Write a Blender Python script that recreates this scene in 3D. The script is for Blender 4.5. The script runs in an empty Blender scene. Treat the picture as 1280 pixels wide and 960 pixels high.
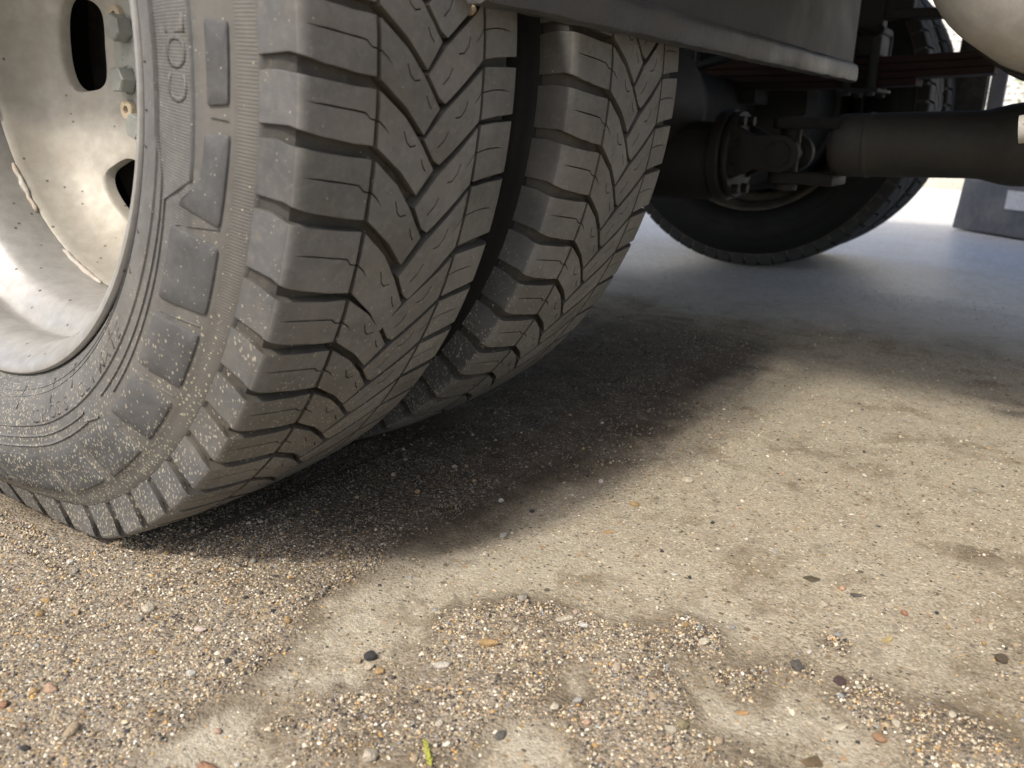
import bpy, bmesh, math, random
import numpy as np
from mathutils import Vector, Matrix, noise as mnoise
random.seed(7); rng = np.random.default_rng(7)
SC = bpy.context.scene
COL = SC.collection
PI = math.pi
def rad(a): return math.radians(a)

# ------------------------------------------------------------------ camera
cam = bpy.data.cameras.new('camera'); camo = bpy.data.objects.new('camera', cam); COL.objects.link(camo)
cr = Vector((0.56528583, -0.82464552, 0.02029034)); cu = Vector((0.23868044, 0.18705924, 0.95291158)); cf = Vector((0.78960976, 0.53382451, -0.3025687))
camo.matrix_world = Matrix(((cr.x, cu.x, -cf.x, -0.25973558), (cr.y, cu.y, -cf.y, -0.63315656), (cr.z, cu.z, -cf.z, 0.2860), (0, 0, 0, 1)))
cam.sensor_width = 36; cam.lens = 1028.0 / 1280 * 36
cam.clip_start = 0.01; cam.clip_end = 1000
cam.dof.use_dof = True; cam.dof.focus_distance = 0.60; cam.dof.aperture_fstop = 11.5
SC.camera = camo

# ------------------------------------------------------------------ sky, sun, exposure
SUN_EL, SUN_AZ = rad(51), rad(270)        # sun stands to the -X side (open side of the vehicle)
W = bpy.data.worlds.new('World'); SC.world = W; W.use_nodes = True
wn = W.node_tree.nodes; wl = W.node_tree.links
sky = wn.new('ShaderNodeTexSky'); sky.sky_type = 'NISHITA'; sky.sun_disc = False
sky.sun_elevation = SUN_EL; sky.sun_rotation = SUN_AZ
sky.air_density = 1.0; sky.dust_density = 4.0; sky.ozone_density = 1.0
wl.new(sky.outputs['Color'], wn['Background'].inputs['Color']); wn['Background'].inputs['Strength'].default_value = 0.15
sun = bpy.data.lights.new('sun', 'SUN'); suno = bpy.data.objects.new('sun', sun); COL.objects.link(suno)
sun.energy = 2.1; sun.angle = rad(4.5); sun.color = (1.0, 0.93, 0.82)
sdir = Vector((math.cos(SUN_EL) * math.cos(0.05), -math.cos(SUN_EL) * math.sin(0.05), -math.sin(SUN_EL)))   # travel direction
suno.rotation_euler = sdir.to_track_quat('-Z', 'Y').to_euler(); suno.location = (-3, 0, 4)
SC.view_settings.view_transform = 'Standard'; SC.view_settings.look = 'None'
SC.view_settings.exposure = 0.62; SC.view_settings.gamma = 1.0
SC.cycles.max_bounces = 8

# ------------------------------------------------------------------ node helper and materials
class NT:
    def __init__(s, name):
        s.m = bpy.data.materials.new(name); s.m.use_nodes = True
        s.t = s.m.node_tree; s.n = s.t.nodes; s.b = s.n['Principled BSDF']
    def new(s, typ, **kw):
        n = s.n.new(typ)
        for k, v in kw.items(): setattr(n, k, v)
        return n
    def put(s, sock, v):
        if isinstance(v, bpy.types.NodeSocket): s.t.links.new(v, sock)
        elif isinstance(v, (tuple, list)) and len(v) == 3 and sock.type == 'RGBA': sock.default_value = (*v, 1)
        else: sock.default_value = v
    def math(s, op, a, b=0.0, c=None, clamp=False):
        n = s.new('ShaderNodeMath', operation=op, use_clamp=clamp); s.put(n.inputs[0], a); s.put(n.inputs[1], b)
        if c is not None: s.put(n.inputs[2], c)
        return n.outputs[0]
    def mix(s, f, a, b, mode='MIX'):
        n = s.new('ShaderNodeMix', data_type='RGBA', blend_type=mode); s.put(n.inputs[0], f); s.put(n.inputs[6], a); s.put(n.inputs[7], b)
        return n.outputs[2]
    def pos(s): return s.new('ShaderNodeNewGeometry').outputs['Position']
    def objc(s): return s.new('ShaderNodeTexCoord').outputs['Object']
    def scale(s, v, sc):
        n = s.new('ShaderNodeMapping'); s.put(n.inputs['Vector'], v); n.inputs['Scale'].default_value = sc; return n.outputs[0]
    def noise(s, v, sc, det=4.0, rough=0.55, out=0):
        n = s.new('ShaderNodeTexNoise'); s.put(n.inputs['Vector'], v); n.inputs['Scale'].default_value = sc
        n.inputs['Detail'].default_value = det; n.inputs['Roughness'].default_value = rough; return n.outputs[out]
    def vor(s, v, sc, feature='F1'):
        n = s.new('ShaderNodeTexVoronoi', feature=feature); s.put(n.inputs['Vector'], v); n.inputs['Scale'].default_value = sc; return n
    def ramp(s, v, pts):
        n = s.new('ShaderNodeValToRGB'); e = n.color_ramp.elements
        while len(e) < len(pts): e.new(0.5)
        for i, (p, c) in enumerate(pts):
            e[i].position = p; e[i].color = (*c, 1) if len(c) == 3 else c
        s.put(n.inputs[0], v); return n.outputs[0]
    def rng(s, v, a, b, c=0.0, d=1.0):
        n = s.new('ShaderNodeMapRange'); n.clamp = True; s.put(n.inputs[0], v)
        for i, q in enumerate((a, b, c, d)): s.put(n.inputs[i + 1], q)
        return n.outputs[0]
    def bump(s, h, dist, strength=1.0, normal=None):
        n = s.new('ShaderNodeBump'); s.put(n.inputs['Height'], h); n.inputs['Distance'].default_value = dist; n.inputs['Strength'].default_value = strength
        if normal is not None: s.put(n.inputs['Normal'], normal)
        return n.outputs[0]
    def out(s, **kw):
        for k, v in kw.items(): s.put(s.b.inputs[k.replace('_', ' ')], v)
        return s.m
    def sep(s, v):
        n = s.new('ShaderNodeSeparateXYZ'); s.put(n.inputs[0], v); return n.outputs

HUB = 0.3305                       # axle height
RUB = (0.105, 0.103, 0.098)

def rubber(name, base, ribs=False, dirt=1.0, specks=1.0, bev=True):
    t = NT(name); P = t.pos()
    x, y, z = t.sep(P)[:3]
    # grey bloom and brown dust, broken by noise
    n1 = t.noise(P, 30, 5, 0.6); n2 = t.noise(P, 9, 4, 0.6); n3 = t.noise(P, 240, 3, 0.6)
    c = t.mix(t.rng(n1, 0.35, 0.7), tuple(v * 0.80 for v in base), tuple(v * 1.18 for v in base))
    c = t.mix(t.math('MULTIPLY', t.rng(n2, 0.48, 0.72), 0.5 * dirt), c, (0.20, 0.165, 0.12))
    c = t.mix(t.math('MULTIPLY', t.rng(n3, 0.5, 0.75), 0.35), c, tuple(v * 1.5 for v in base))
    sc2 = t.noise(t.scale(P, (1.0, 0.35, 1.0)), 120, 5, 0.7); c = t.mix(t.rng(sc2, 0.52, 0.72, 0, 0.4), c, tuple(v * 0.55 for v in base)); c = t.mix(t.rng(t.noise(P, 70, 6, 0.75), 0.55, 0.75, 0, 0.45 * dirt), c, (0.27, 0.235, 0.175))
    oi = t.new('ShaderNodeObjectInfo').outputs['Random']; c = t.mix(1.0, c, t.ramp(oi, [(0, (0.88, 0.88, 0.87)), (1, (1.10, 1.10, 1.10))]), 'MULTIPLY')
    # dried splash specks, many near the ground, few higher up
    low = t.rng(z, 0.02, 0.30)                                # 0 at the road, 1 high
    sx = t.noise(P, 40, 2, 0.5, out=1)
    warp = t.new('ShaderNodeVectorMath', operation='ADD'); t.put(warp.inputs[0], P)
    w2 = t.new('ShaderNodeVectorMath', operation='SCALE'); t.put(w2.inputs[0], sx); w2.inputs[3].default_value = 0.004; t.put(warp.inputs[1], w2.outputs[0])
    v = t.vor(warp.outputs[0], 560)
    gate = t.sep(v.outputs['Color'])[0]
    pat = t.rng(t.noise(P, 22, 3, 0.6), 0.35, 0.62, 0.25, 1.3)
    keep = t.math('LESS_THAN', gate, t.math('MULTIPLY', pat, t.rng(low, 0, 1, 0.50 * specks, 0.06 * specks)))
    size = t.rng(t.sep(v.outputs['Color'])[1], 0, 1, 0.12, 0.34)
    dot = t.math('MULTIPLY', keep, t.rng(t.math('SUBTRACT', size, v.outputs['Distance']), 0.0, 0.08))
    smear = t.vor(t.scale(warp.outputs[0], (1, 0.9, 0.5)), 600)
    sg = t.sep(smear.outputs['Color'])
    k2 = t.math('LESS_THAN', sg[0], t.math('MULTIPLY', pat, t.rng(z, 0.02, 0.20, 1.3 * specks, 0.0)))
    d2 = t.math('MULTIPLY', k2, t.rng(t.math('SUBTRACT', 0.38, smear.outputs['Distance']), 0.0, 0.1))
    dots = t.math('MAXIMUM', dot, d2)
    c = t.mix(t.math('MULTIPLY', dots, t.rng(n3, 0.3, 0.7, 0.3, 0.85)), c, (0.42, 0.38, 0.29))
    h = t.math('ADD', t.math('MULTIPLY', n3, 0.4), t.math('MULTIPLY', dots, 0.8))
    h = t.math('ADD', h, t.math('MULTIPLY', t.noise(P, 900, 2, 0.6), 0.25))
    nrm = None
    if bev:
        bv = t.new('ShaderNodeBevel'); bv.samples = 4; bv.inputs['Radius'].default_value = 0.0011; nrm = bv.outputs[0]
    b = t.bump(h, 0.0006, 0.5, nrm)
    if ribs:
        yy, zz = y, t.math('SUBTRACT', z, HUB)
        r = t.math('SQRT', t.math('ADD', t.math('MULTIPLY', yy, yy), t.math('MULTIPLY', zz, zz)))
        a = t.math('ARCTAN2', zz, yy)
        s = t.math('SINE', t.math('MULTIPLY', a, 1150.0))
        band = t.math('ADD', t.math('MULTIPLY', t.rng(r, 0.2585, 0.2595), t.rng(r, 0.2860, 0.2850)), t.math('MULTIPLY', t.rng(r, 0.3095, 0.3105), t.rng(r, 0.3195, 0.3185)))
        b = t.bump(t.math('MULTIPLY', s, band), 0.00025, 0.3, b)
        brown = t.math('MULTIPLY', t.math('ADD', t.math('MULTIPLY', t.rng(r, 0.288, 0.292), t.rng(r, 0.3205, 0.319)), 0.0), t.rng(n2, 0.25, 0.6, 0.25, 0.6))
        c = t.mix(brown, c, t.mix(t.math('MULTIPLY', dots, 0.85), (0.150, 0.138, 0.120), (0.47, 0.45, 0.32)))
    rough = t.rng(n1, 0.3, 0.7, 0.62, 0.8)
    t.b.inputs['Specular IOR Level'].default_value = 0.35
    return t.out(Base_Color=c, Roughness=rough, Normal=b)

M = {}
M['sidewall'] = rubber('sidewall_rubber', (0.120, 0.119, 0.115), ribs=True, dirt=0.45, bev=False)
M['tread'] = rubber('tread_rubber', (0.150, 0.148, 0.141), dirt=0.6, specks=0.5)
M['pad'] = rubber('pad_rubber', (0.086, 0.087, 0.088), dirt=0.3, specks=1.2)
M['clean'] = rubber('clean_shaded_rubber', (0.005, 0.005, 0.005), dirt=0.05, specks=0.0, bev=False)  # dust-free sidewall, blackened in colour for the shade under the truck
M['shoulder'] = rubber('shoulder_dusty_rubber', (0.105, 0.105, 0.104), dirt=0.7, specks=1.3)
M['groovewall'] = rubber('groove_wall_rubber', (0.085, 0.080, 0.070), dirt=0.7, specks=0.2, bev=False)
M['fartread'] = rubber('shaded_tread_rubber', (0.030, 0.030, 0.029), dirt=0.1, specks=0.0, bev=False)  # far tread rubber with the underbody shade put into its colour
M['groove'] = rubber('groove_rubber', (0.055, 0.052, 0.047), dirt=0.7, specks=0.3, bev=False)

def paint(name, base, rough=0.5, metal=0.0, dirt=(0.30, 0.25, 0.18), amt=0.3, bump=0.0004, sc=1.0, rust=None, spec=0.5):
    t = NT(name); P = t.pos()
    a = t.noise(P, 14 * sc, 6, 0.65); b = t.noise(P, 90 * sc, 4, 0.6); f = t.noise(P, 700 * sc, 2, 0.5)
    c = t.mix(t.rng(b, 0.35, 0.7), tuple(v * 0.88 for v in base), tuple(min(1, v * 1.1) for v in base))
    c = t.mix(t.math('MULTIPLY', t.rng(a, 0.45, 0.68), amt), c, dirt)
    v = t.vor(P, 190 * sc); g = t.sep(v.outputs['Color'])
    sp = t.math('MULTIPLY', t.math('LESS_THAN', g[0], 0.05), t.rng(v.outputs['Distance'], 0.3, 0.18))
    c = t.mix(t.math('MULTIPLY', sp, amt * 2), c, tuple(q * 0.45 for q in dirt))
    if rust: c = t.mix(t.rng(t.math('ADD', t.math('MULTIPLY', a, 0.6), t.math('MULTIPLY', b, 0.4)), 0.55, 0.66), c, rust)
    h = t.math('ADD', b, t.math('MULTIPLY', f, 0.5))
    t.b.inputs['Specular IOR Level'].default_value = spec
    return t.out(Base_Color=c, Roughness=t.rng(a, 0.3, 0.7, rough, min(1, rough + 0.2)), Metallic=metal, Normal=t.bump(h, bump, 0.5))

M['rim'] = paint('rim_silver_paint', (0.40, 0.395, 0.38), 0.33, 0.45, (0.27, 0.25, 0.215), 0.55)
M['darkrim'] = paint('rim_shaded_paint', (0.05, 0.042, 0.035), 0.5, 0.1)  # same rims darkened in colour to stand for shade between the wheels
M['disc'] = paint('disc_silver_paint', (0.355, 0.335, 0.29), 0.46, 0.2, (0.27, 0.24, 0.19), 0.55)
M['weld'] = paint('weld_metal', (0.46, 0.44, 0.40), 0.55, 0.2, (0.35, 0.24, 0.14), 0.6, 0.002, 3)
M['hub'] = paint('hub_grey_paint', (0.33, 0.34, 0.31), 0.5, 0.1, (0.36, 0.31, 0.22), 0.3)
M['bolt'] = paint('bolt_grey_paint', (0.27, 0.28, 0.26), 0.45, 0.2, (0.36, 0.31, 0.22), 0.25)
M['rivet'] = paint('rivet_beige', (0.42, 0.35, 0.25), 0.6, 0.0, (0.25, 0.18, 0.1), 0.4)
M['chassis'] = paint('chassis_black', (0.016, 0.016, 0.017), 0.6, 0.0, (0.04, 0.036, 0.03), 0.4, 0.0006)
M['shaft'] = paint('shaft_dark_steel', (0.042, 0.041, 0.038), 0.55, 0.1, (0.07, 0.062, 0.05), 0.35, 0.0004, 1, None)
M['joint'] = paint('joint_steel', (0.015, 0.0145, 0.014), 0.55, 0.2, (0.05, 0.04, 0.03), 0.4, 0.0006)
M['spring'] = paint('spring_red_oxide', (0.024, 0.008, 0.006), 0.75, 0.0, (0.02, 0.013, 0.011), 0.5, 0.0006)
M['panel'] = paint('panel_dark_plastic', (0.036, 0.036, 0.037), 0.55, 0.0, (0.08, 0.074, 0.065), 0.3, 0.0003)
M['lip'] = paint('panel_lip_plastic', (0.042, 0.043, 0.047), 0.34, 0.0, (0.085, 0.075, 0.06), 0.5, 0.0012, 1.5)
M['floor'] = paint('floor_black', (0.016, 0.016, 0.016), 0.8, 0.0, (0.03, 0.026, 0.02), 0.4)
M['body'] = paint('body_white_paint', (0.72, 0.72, 0.71), 0.3, 0.0, (0.5, 0.46, 0.4), 0.15)
M['tank'] = paint('tank_beige', (0.40, 0.39, 0.36), 0.45, 0.0, (0.30, 0.26, 0.2), 0.3)
M['crate'] = paint('crate_grey_plastic', (0.11, 0.115, 0.125), 0.5, 0.0, (0.30, 0.29, 0.28), 0.5, 0.001, 0.7)
M['sticker'] = paint('sticker_white', (0.80, 0.80, 0.80), 0.5, 0.0, (0.55, 0.55, 0.55), 0.2)
M['post'] = paint('post_black', (0.030, 0.031, 0.035), 0.6)
M['board'] = paint('board_bluegrey', (0.33, 0.34, 0.40), 0.5, 0.0, (0.28, 0.28, 0.32), 0.3)
M['kerb'] = paint('kerb_concrete', (0.55, 0.53, 0.47), 0.85, 0.0, (0.30, 0.27, 0.17), 0.5, 0.003, 0.6, None, 0.2)

def wallmat():
    t = NT('pebbledash'); P = t.pos(); v = t.vor(P, 42); n = t.noise(P, 12, 4)
    c = t.mix(t.sep(v.outputs['Color'])[0], (0.66, 0.65, 0.60), (0.82, 0.81, 0.77)); c = t.mix(t.rng(n, 0.4, 0.7, 0, 0.3), c, (0.5, 0.49, 0.42))
    return t.out(Base_Color=c, Roughness=0.9, Normal=t.bump(v.outputs['Distance'], 0.02, 0.9))
M['wall'] = wallmat()

def leafmat(name, c, c2):
    t = NT(name); n = t.noise(t.pos(), 60, 3)
    return t.out(Base_Color=t.mix(n, c, c2), Roughness=0.5)
M['weed'] = leafmat('weed_leaf', (0.24, 0.27, 0.03), (0.40, 0.38, 0.07))
M['leaf'] = leafmat('shrub_leaf', (0.30, 0.34, 0.22), (0.45, 0.47, 0.36))
M['petal'] = leafmat('petal_pink', (0.65, 0.25, 0.45), (0.75, 0.42, 0.60))

# ------------------------------------------------------------------ mesh helpers
def mesh(name, verts, faces, mat, smooth=False, auto=None):
    me = bpy.data.meshes.new(name); me.from_pydata([tuple(v) for v in verts], [], faces); me.update()
    if mat is not None: me.materials.append(M[mat] if isinstance(mat, str) else mat)
    if smooth: me.shade_smooth()
    if auto is not None:
        me.shade_smooth(); me.set_sharp_from_angle(angle=rad(auto))
    return me
def obj(name, me, parent=None, loc=None, label=None, cat=None, group=None, kind=None):
    o = bpy.data.objects.new(name, me); COL.objects.link(o)
    if parent is not None: o.parent = parent
    if loc is not None: o.location = loc
    for k, v in (('label', label), ('category', cat), ('group', group), ('kind', kind)):
        if v: o[k] = v
    return o
class MB:
    def __init__(s): s.v = []; s.f = []
    def add(s, v, f):
        n = len(s.v); s.v += [tuple(q) for q in v]; s.f += [tuple(i + n for i in q) for q in f]; return s
    def box(s, a, b, mat=None):
        x0, y0, z0 = a; x1, y1, z1 = b
        v = [(x0, y0, z0), (x1, y0, z0), (x1, y1, z0), (x0, y1, z0), (x0, y0, z1), (x1, y0, z1), (x1, y1, z1), (x0, y1, z1)]
        if mat is not None: v = [mat @ Vector(q) for q in v]
        return s.add(v, [(0, 3, 2, 1), (4, 5, 6, 7), (0, 1, 5, 4), (1, 2, 6, 5), (2, 3, 7, 6), (3, 0, 4, 7)])
    def lathe(s, prof, axis='x', n=48, c=(0, 0, 0), caps=False, a0=0):
        # prof = [(along, radius)], revolved round the axis through c
        v = []; f = []
        for (t, r) in prof:
            for k in range(n):
                a = a0 + 2 * PI * k / n; p, q = r * math.cos(a), r * math.sin(a)
                v.append({'x': (c[0] + t, c[1] + p, c[2] + q), 'y': (c[0] + p, c[1] + t, c[2] + q), 'z': (c[0] + p, c[1] + q, c[2] + t)}[axis])
        for i in range(len(prof) - 1):
            for k in range(n):
                k2 = (k + 1) % n; f.append((i * n + k, i * n + k2, (i + 1) * n + k2, (i + 1) * n + k))
        if caps:
            f.append(tuple(range(n))[::-1]); f.append(tuple((len(prof) - 1) * n + k for k in range(n)))
        return s.add(v, f)
    def tube(s, pts, r, n=10, caps=True):
        pts = [Vector(p) for p in pts]; v = []; f = []
        up = Vector((0.13, 0.21, 0.97))
        for i, p in enumerate(pts):
            d = (pts[min(i + 1, len(pts) - 1)] - pts[max(i - 1, 0)]).normalized()
            a = d.cross(up); 
            if a.length < 1e-3: a = d.cross(Vector((1, 0, 0)))
            a.normalize(); b = d.cross(a)
            rr = r[i] if isinstance(r, (list, tuple)) else r
            for k in range(n):
                t = 2 * PI * k / n; v.append(p + (a * math.cos(t) + b * math.sin(t)) * rr)
        for i in range(len(pts) - 1):
            for k in range(n):
                k2 = (k + 1) % n; f.append((i * n + k, (i + 1) * n + k, (i + 1) * n + k2, i * n + k2))
        if caps:
            f.append(tuple(range(n))); f.append(tuple((len(pts) - 1) * n + k for k in range(n))[::-1])
        return s.add(v, f)
    def prism(s, poly, a, b, axis='x'):
        # poly in the two other axes, extruded from a to b
        n = len(poly); mk = {'x': lambda t, p: (t, p[0], p[1]), 'y': lambda t, p: (p[0], t, p[1]), 'z': lambda t, p: (p[0], p[1], t)}[axis]
        v = [mk(a, p) for p in poly] + [mk(b, p) for p in poly]
        return s.add(v, [tuple(range(n))[::-1], tuple(range(n, 2 * n))] + [(i, (i + 1) % n, n + (i + 1) % n, n + i) for i in range(n)])
    def me(s, name, mat, auto=None, smooth=False, bevel=0.0, seg=2):
        me = mesh(name, s.v, s.f, mat)
        bm = bmesh.new(); bm.from_mesh(me); bmesh.ops.recalc_face_normals(bm, faces=bm.faces)
        if bevel > 0:
            es = [e for e in bm.edges if len(e.link_faces) == 2 and e.calc_face_angle(0) > rad(30)]
            bmesh.ops.bevel(bm, geom=es, offset=bevel, segments=seg, affect='EDGES', profile=0.6, clamp_overlap=True)
        bm.to_mesh(me); bm.free()
        if auto is not None: me.shade_smooth(); me.set_sharp_from_angle(angle=rad(auto))
        elif smooth: me.shade_smooth()
        return me

# ------------------------------------------------------------------ ground
def fbm(x, y, sc, seed=0.0, octv=4):
    s = 0.0; a = 1.0; tot = 0
    for i in range(octv):
        s += a * mnoise.noise(Vector((x * sc + seed, y * sc - seed * 1.7, seed))); tot += a; a *= 0.5; sc *= 2.03
    return s / tot
CONC = [(0.051, -0.314, .03), (0.128, -0.321, .05), (-0.073, -0.33, .025), (0.01, -0.455, .02), (0.066, -0.459, .010), (0.091, -0.528, .015), (0.112, -0.562, .015), (0.236, -0.345, .06), (0.261, -0.463, .07), (0.306, -0.562, .07), (0.494, -0.589, .12), (-0.005, -0.355, .012), (-0.02, -0.322, .014), (0.105, -0.590, .012), (0.18, -0.40, .04), (0.19, -0.50, .025), (0.21, -0.60, .025), (0.6, -0.45, .12), (0.8, -0.5, .15), (0.4, -0.42, .06)]
GRAV = [(-0.057, -0.195, .07), (0.032, -0.226, .06), (0.08, -0.26, .04), (-0.045, -0.283, .045), (-0.115, -0.272, .06), (-0.12, -0.2, .08), (-0.12, -0.1, .1), (-0.019, -0.374, .022), (-0.004, -0.407, .03), (0.069, -0.381, .022), (0.106, -0.389, .025), (0.101, -0.438, .03), (0.103, -0.478, .025), (0.15, -0.49, .022), (0.034, -0.425, .028), (0.045, -0.49, .022), (0.07, -0.507, .02), (0.123, -0.529, .012), (0.150, -0.590, .016), (0.140, -0.630, .022), (0.128, -0.645, .02), (0.19, -0.56, .012), (0.184, -0.218, .08), (0.326, -0.238, .09), (0.52, -0.22, .11), (0.74, -0.2, .12), (0.359, -0.615, .02), (0.40, -0.47, .02), (0.215, -0.425, .014), (0.17, -0.425, .012), (0.05, -0.1, .1), (0.2, -0.05, .1), (0.03, -0.55, .03)]
def gravel(x, y):
    wx = x + 0.022 * fbm(x, y, 22, 3.1, 3); wy = y + 0.022 * fbm(x, y, 22, 8.3, 3)
    g = sum(math.exp(-((wx - a) ** 2 + (wy - b) ** 2) / (r * r)) for a, b, r in GRAV)
    c = sum(math.exp(-((wx - a) ** 2 + (wy - b) ** 2) / (r * r)) for a, b, r in CONC)
    v = g - c + 0.62 * fbm(x, y, 34, 1.3, 5) - 0.18
    t = min(1, max(0, (v + 0.26) / 0.75)); return t * t * (3 - 2 * t)
def damp_shade(x, y):
    # irregular damp patch under the twin tyres, its colour also deepening their shadow
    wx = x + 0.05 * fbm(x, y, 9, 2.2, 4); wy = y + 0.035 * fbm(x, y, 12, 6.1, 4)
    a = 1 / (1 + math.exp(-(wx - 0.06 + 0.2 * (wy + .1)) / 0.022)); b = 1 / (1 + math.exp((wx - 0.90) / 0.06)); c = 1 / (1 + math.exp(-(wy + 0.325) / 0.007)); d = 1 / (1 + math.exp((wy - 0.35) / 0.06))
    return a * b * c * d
def bare(x, y):
    wx = x + 0.025 * fbm(x, y, 20, 4.4, 4); wy = y + 0.025 * fbm(x, y, 20, 7.7, 4)
    return min(1.0, sum(math.exp(-((wx - a) ** 2 + (wy - b) ** 2) / (r * r * 1.1)) for a, b, r in CONC))
def lin(a, b, step): return list(np.arange(a, b - 1e-9, step))
xs = [-120, -40, -12, -4, -1.5, -0.8] + lin(-0.5, 1.0, 0.0125) + lin(1.0, 2.0, 0.05) + [2.0, 2.2, 2.5, 2.8, 3.2, 3.7, 4.3, 5, 6, 8, 14, 40, 120]
ys = [-120, -40, -12, -4, -2, -1.3] + lin(-0.9, 0.3, 0.0125) + lin(0.3, 0.9, 0.1) + [0.9, 1.3, 2, 4, 12, 40, 120]
gv = []; gm = []; gd = []; gb_ = []
def near(x, y): return min(1, max(0, (1.3 - x) / 0.4)) * min(1, max(0, (x + 0.6) / .2)) * min(1, max(0, (0.4 - y) / 0.2)) * min(1, max(0, (y + 1.0) / 0.15))
def gheight(x, y, m=None):
    k = near(x, y); t = min(1, max(0, (x - 0.55) / 0.85)); fall = -0.0195 * t * t * (3 - 2 * t)
    if k <= 0: return fall
    if m is None: m = gravel(x, y)
    under = 1.0
    if abs(y) < 0.16 and -0.03 < x < 0.42: under = 0.0
    berm = 0.0065 * math.exp(-((x + 0.020) / 0.016) ** 2) * math.exp(-(abs(y) / 0.125) ** 4) * (0.7 + 0.6 * fbm(x, y, 40, 2.0, 2))
    return fall + berm + k * under * (0.0022 * fbm(x, y, 14, 5.0, 4) + 0.0030 * (m - 0.3) + 0.0010 * fbm(x, y, 70, 9.0, 2)) - (0.0 if under else 0.0005)
for y in ys:
    for x in xs:
        m = gravel(x, y) if near(x, y) > 0 else 0.0
        gd.append(damp_shade(x, y) if -.5 < x < 2 and -.9 < y < .9 else 0.0); gm.append(m); gb_.append(bare(x, y) if -.5 < x < 1.2 and -.9 < y < .4 else 0.0); gv.append((x, y, gheight(x, y, m)))
nx = len(xs)
gf = [(j * nx + i, j * nx + i + 1, (j + 1) * nx + i + 1, (j + 1) * nx + i) for j in range(len(ys) - 1) for i in range(nx - 1)]
def groundmat():
    t = NT('weathered_concrete'); P = t.pos(); x, y, z = t.sep(P)[:3]
    at = t.new('ShaderNodeAttribute', attribute_name='gravel'); g = at.outputs['Fac']
    n1 = t.noise(P, 6, 6, 0.65); n2 = t.noise(P, 45, 5, 0.6); n3 = t.noise(P, 300, 3, 0.6); n4 = t.noise(t.scale(P, (1, 1.0, 1)), 900, 2, 0.6)
    c = t.mix(t.rng(n1, 0.35, 0.65), (0.205, 0.172, 0.110), (0.365, 0.318, 0.225))
    c = t.mix(t.rng(n2, 0.42, 0.68), c, (0.31, 0.27, 0.195))
    c = t.mix(t.rng(n2, 0.62, 0.76, 0, 0.55), c, (0.22, 0.17, 0.105))
    c = t.mix(t.rng(n3, 0.52, 0.68, 0, 0.4), c, (0.19, 0.155, 0.11))
    n5 = t.noise(P, 20, 5, 0.7); c = t.mix(t.rng(n5, 0.52, 0.68, 0, 0.75), c, (0.165, 0.125, 0.075))
    c = t.mix(t.rng(n3, 0.47, 0.30, 0, 0.5), c, (0.60, 0.56, 0.47))
    # sand grains showing in the surface
    v = t.vor(P, 420); vc = t.sep(v.outputs['Color'])
    pal = t.ramp(vc[0], [(0.0, (0.05, 0.05, 0.05)), (0.16, (0.16, 0.14, 0.12)), (0.38, (0.38, 0.31, 0.21)), (0.62, (0.50, 0.44, 0.34)), (0.82, (0.36, 0.22, 0.09)), (1.0, (0.66, 0.62, 0.54))])
    fine = t.vor(P, 900); fp = t.ramp(t.sep(fine.outputs['Color'])[0], [(0.0, (0.10, 0.085, 0.07)), (0.5, (0.34, 0.29, 0.21)), (1.0, (0.60, 0.54, 0.44))])
    grain = t.mix(0.45, pal, fp)
    u = t.vor(P, 640); uc = t.sep(u.outputs['Color']); us = t.ramp(uc[0], [(0.0, (0.05, 0.045, 0.04)), (0.25, (0.15, 0.12, 0.08)), (0.5, (0.32, 0.27, 0.185)), (0.75, (0.48, 0.42, 0.31)), (1.0, (0.62, 0.58, 0.48))])
    c = t.mix(t.rng(t.noise(P, 60, 3), 0.3, 0.7, 0.20, 0.60), c, us); c = t.mix(0.22, c, fp)
    ba = t.new('ShaderNodeAttribute', attribute_name='bare').outputs['Fac']
    n6 = t.noise(P, 13, 6, 0.72); n7 = t.noise(P, 32, 5, 0.7)
    c = t.mix(t.math('MULTIPLY', ba, t.math('MULTIPLY', t.rng(n7, 0.35, 0.62, 0.15, 0.75), t.rng(x, 0.12, 0.24, 1.0, 0.45))), c, t.mix(t.rng(n3, 0.35, 0.65), (0.41, 0.375, 0.295), (0.52, 0.485, 0.40)))
    c = t.mix(t.rng(n6, 0.53, 0.66, 0, 0.72), c, (0.15, 0.115, 0.068)); c = t.mix(t.rng(n7, 0.58, 0.70, 0, 0.6), c, (0.12, 0.092, 0.058))
    c = t.mix(t.math('MULTIPLY', t.math('GREATER_THAN', vc[1], 0.86), t.rng(v.outputs['Distance'], 0.42, 0.30)), c, pal)
    ag = t.vor(P, 150); ac = t.sep(ag.outputs['Color']); c = t.mix(t.math('MULTIPLY', t.math('GREATER_THAN', ac[1], 0.90), t.rng(t.math('ADD', ag.outputs['Distance'], t.math('MULTIPLY', n3, 0.25)), 0.46, 0.40)), c, t.ramp(ac[0], [(0, (0.10, 0.085, 0.065)), (0.4, (0.25, 0.19, 0.11)), (0.7, (0.42, 0.36, 0.27)), (1, (0.34, 0.20, 0.09))]))
    sp = t.vor(t.scale(P, (1.0, 0.62, 1.0)), 330); sq_ = t.sep(sp.outputs['Color']); c = t.mix(t.math('MULTIPLY', t.math('GREATER_THAN', sq_[1], 0.80), t.rng(t.math('ADD', sp.outputs['Distance'], t.math('MULTIPLY', n3, 0.2)), 0.45, 0.36)), c, t.ramp(sq_[0], [(0, (0.05, 0.045, 0.038)), (0.35, (0.13, 0.10, 0.065)), (0.6, (0.30, 0.21, 0.09)), (0.8, (0.52, 0.46, 0.34)), (1, (0.62, 0.60, 0.52))]))
    halo = t.math('MULTIPLY', t.math('MULTIPLY', g, t.math('SUBTRACT', 1.15, g)), t.rng(n6, 0.40, 0.58, 0.6, 3.4), None, True)
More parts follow.
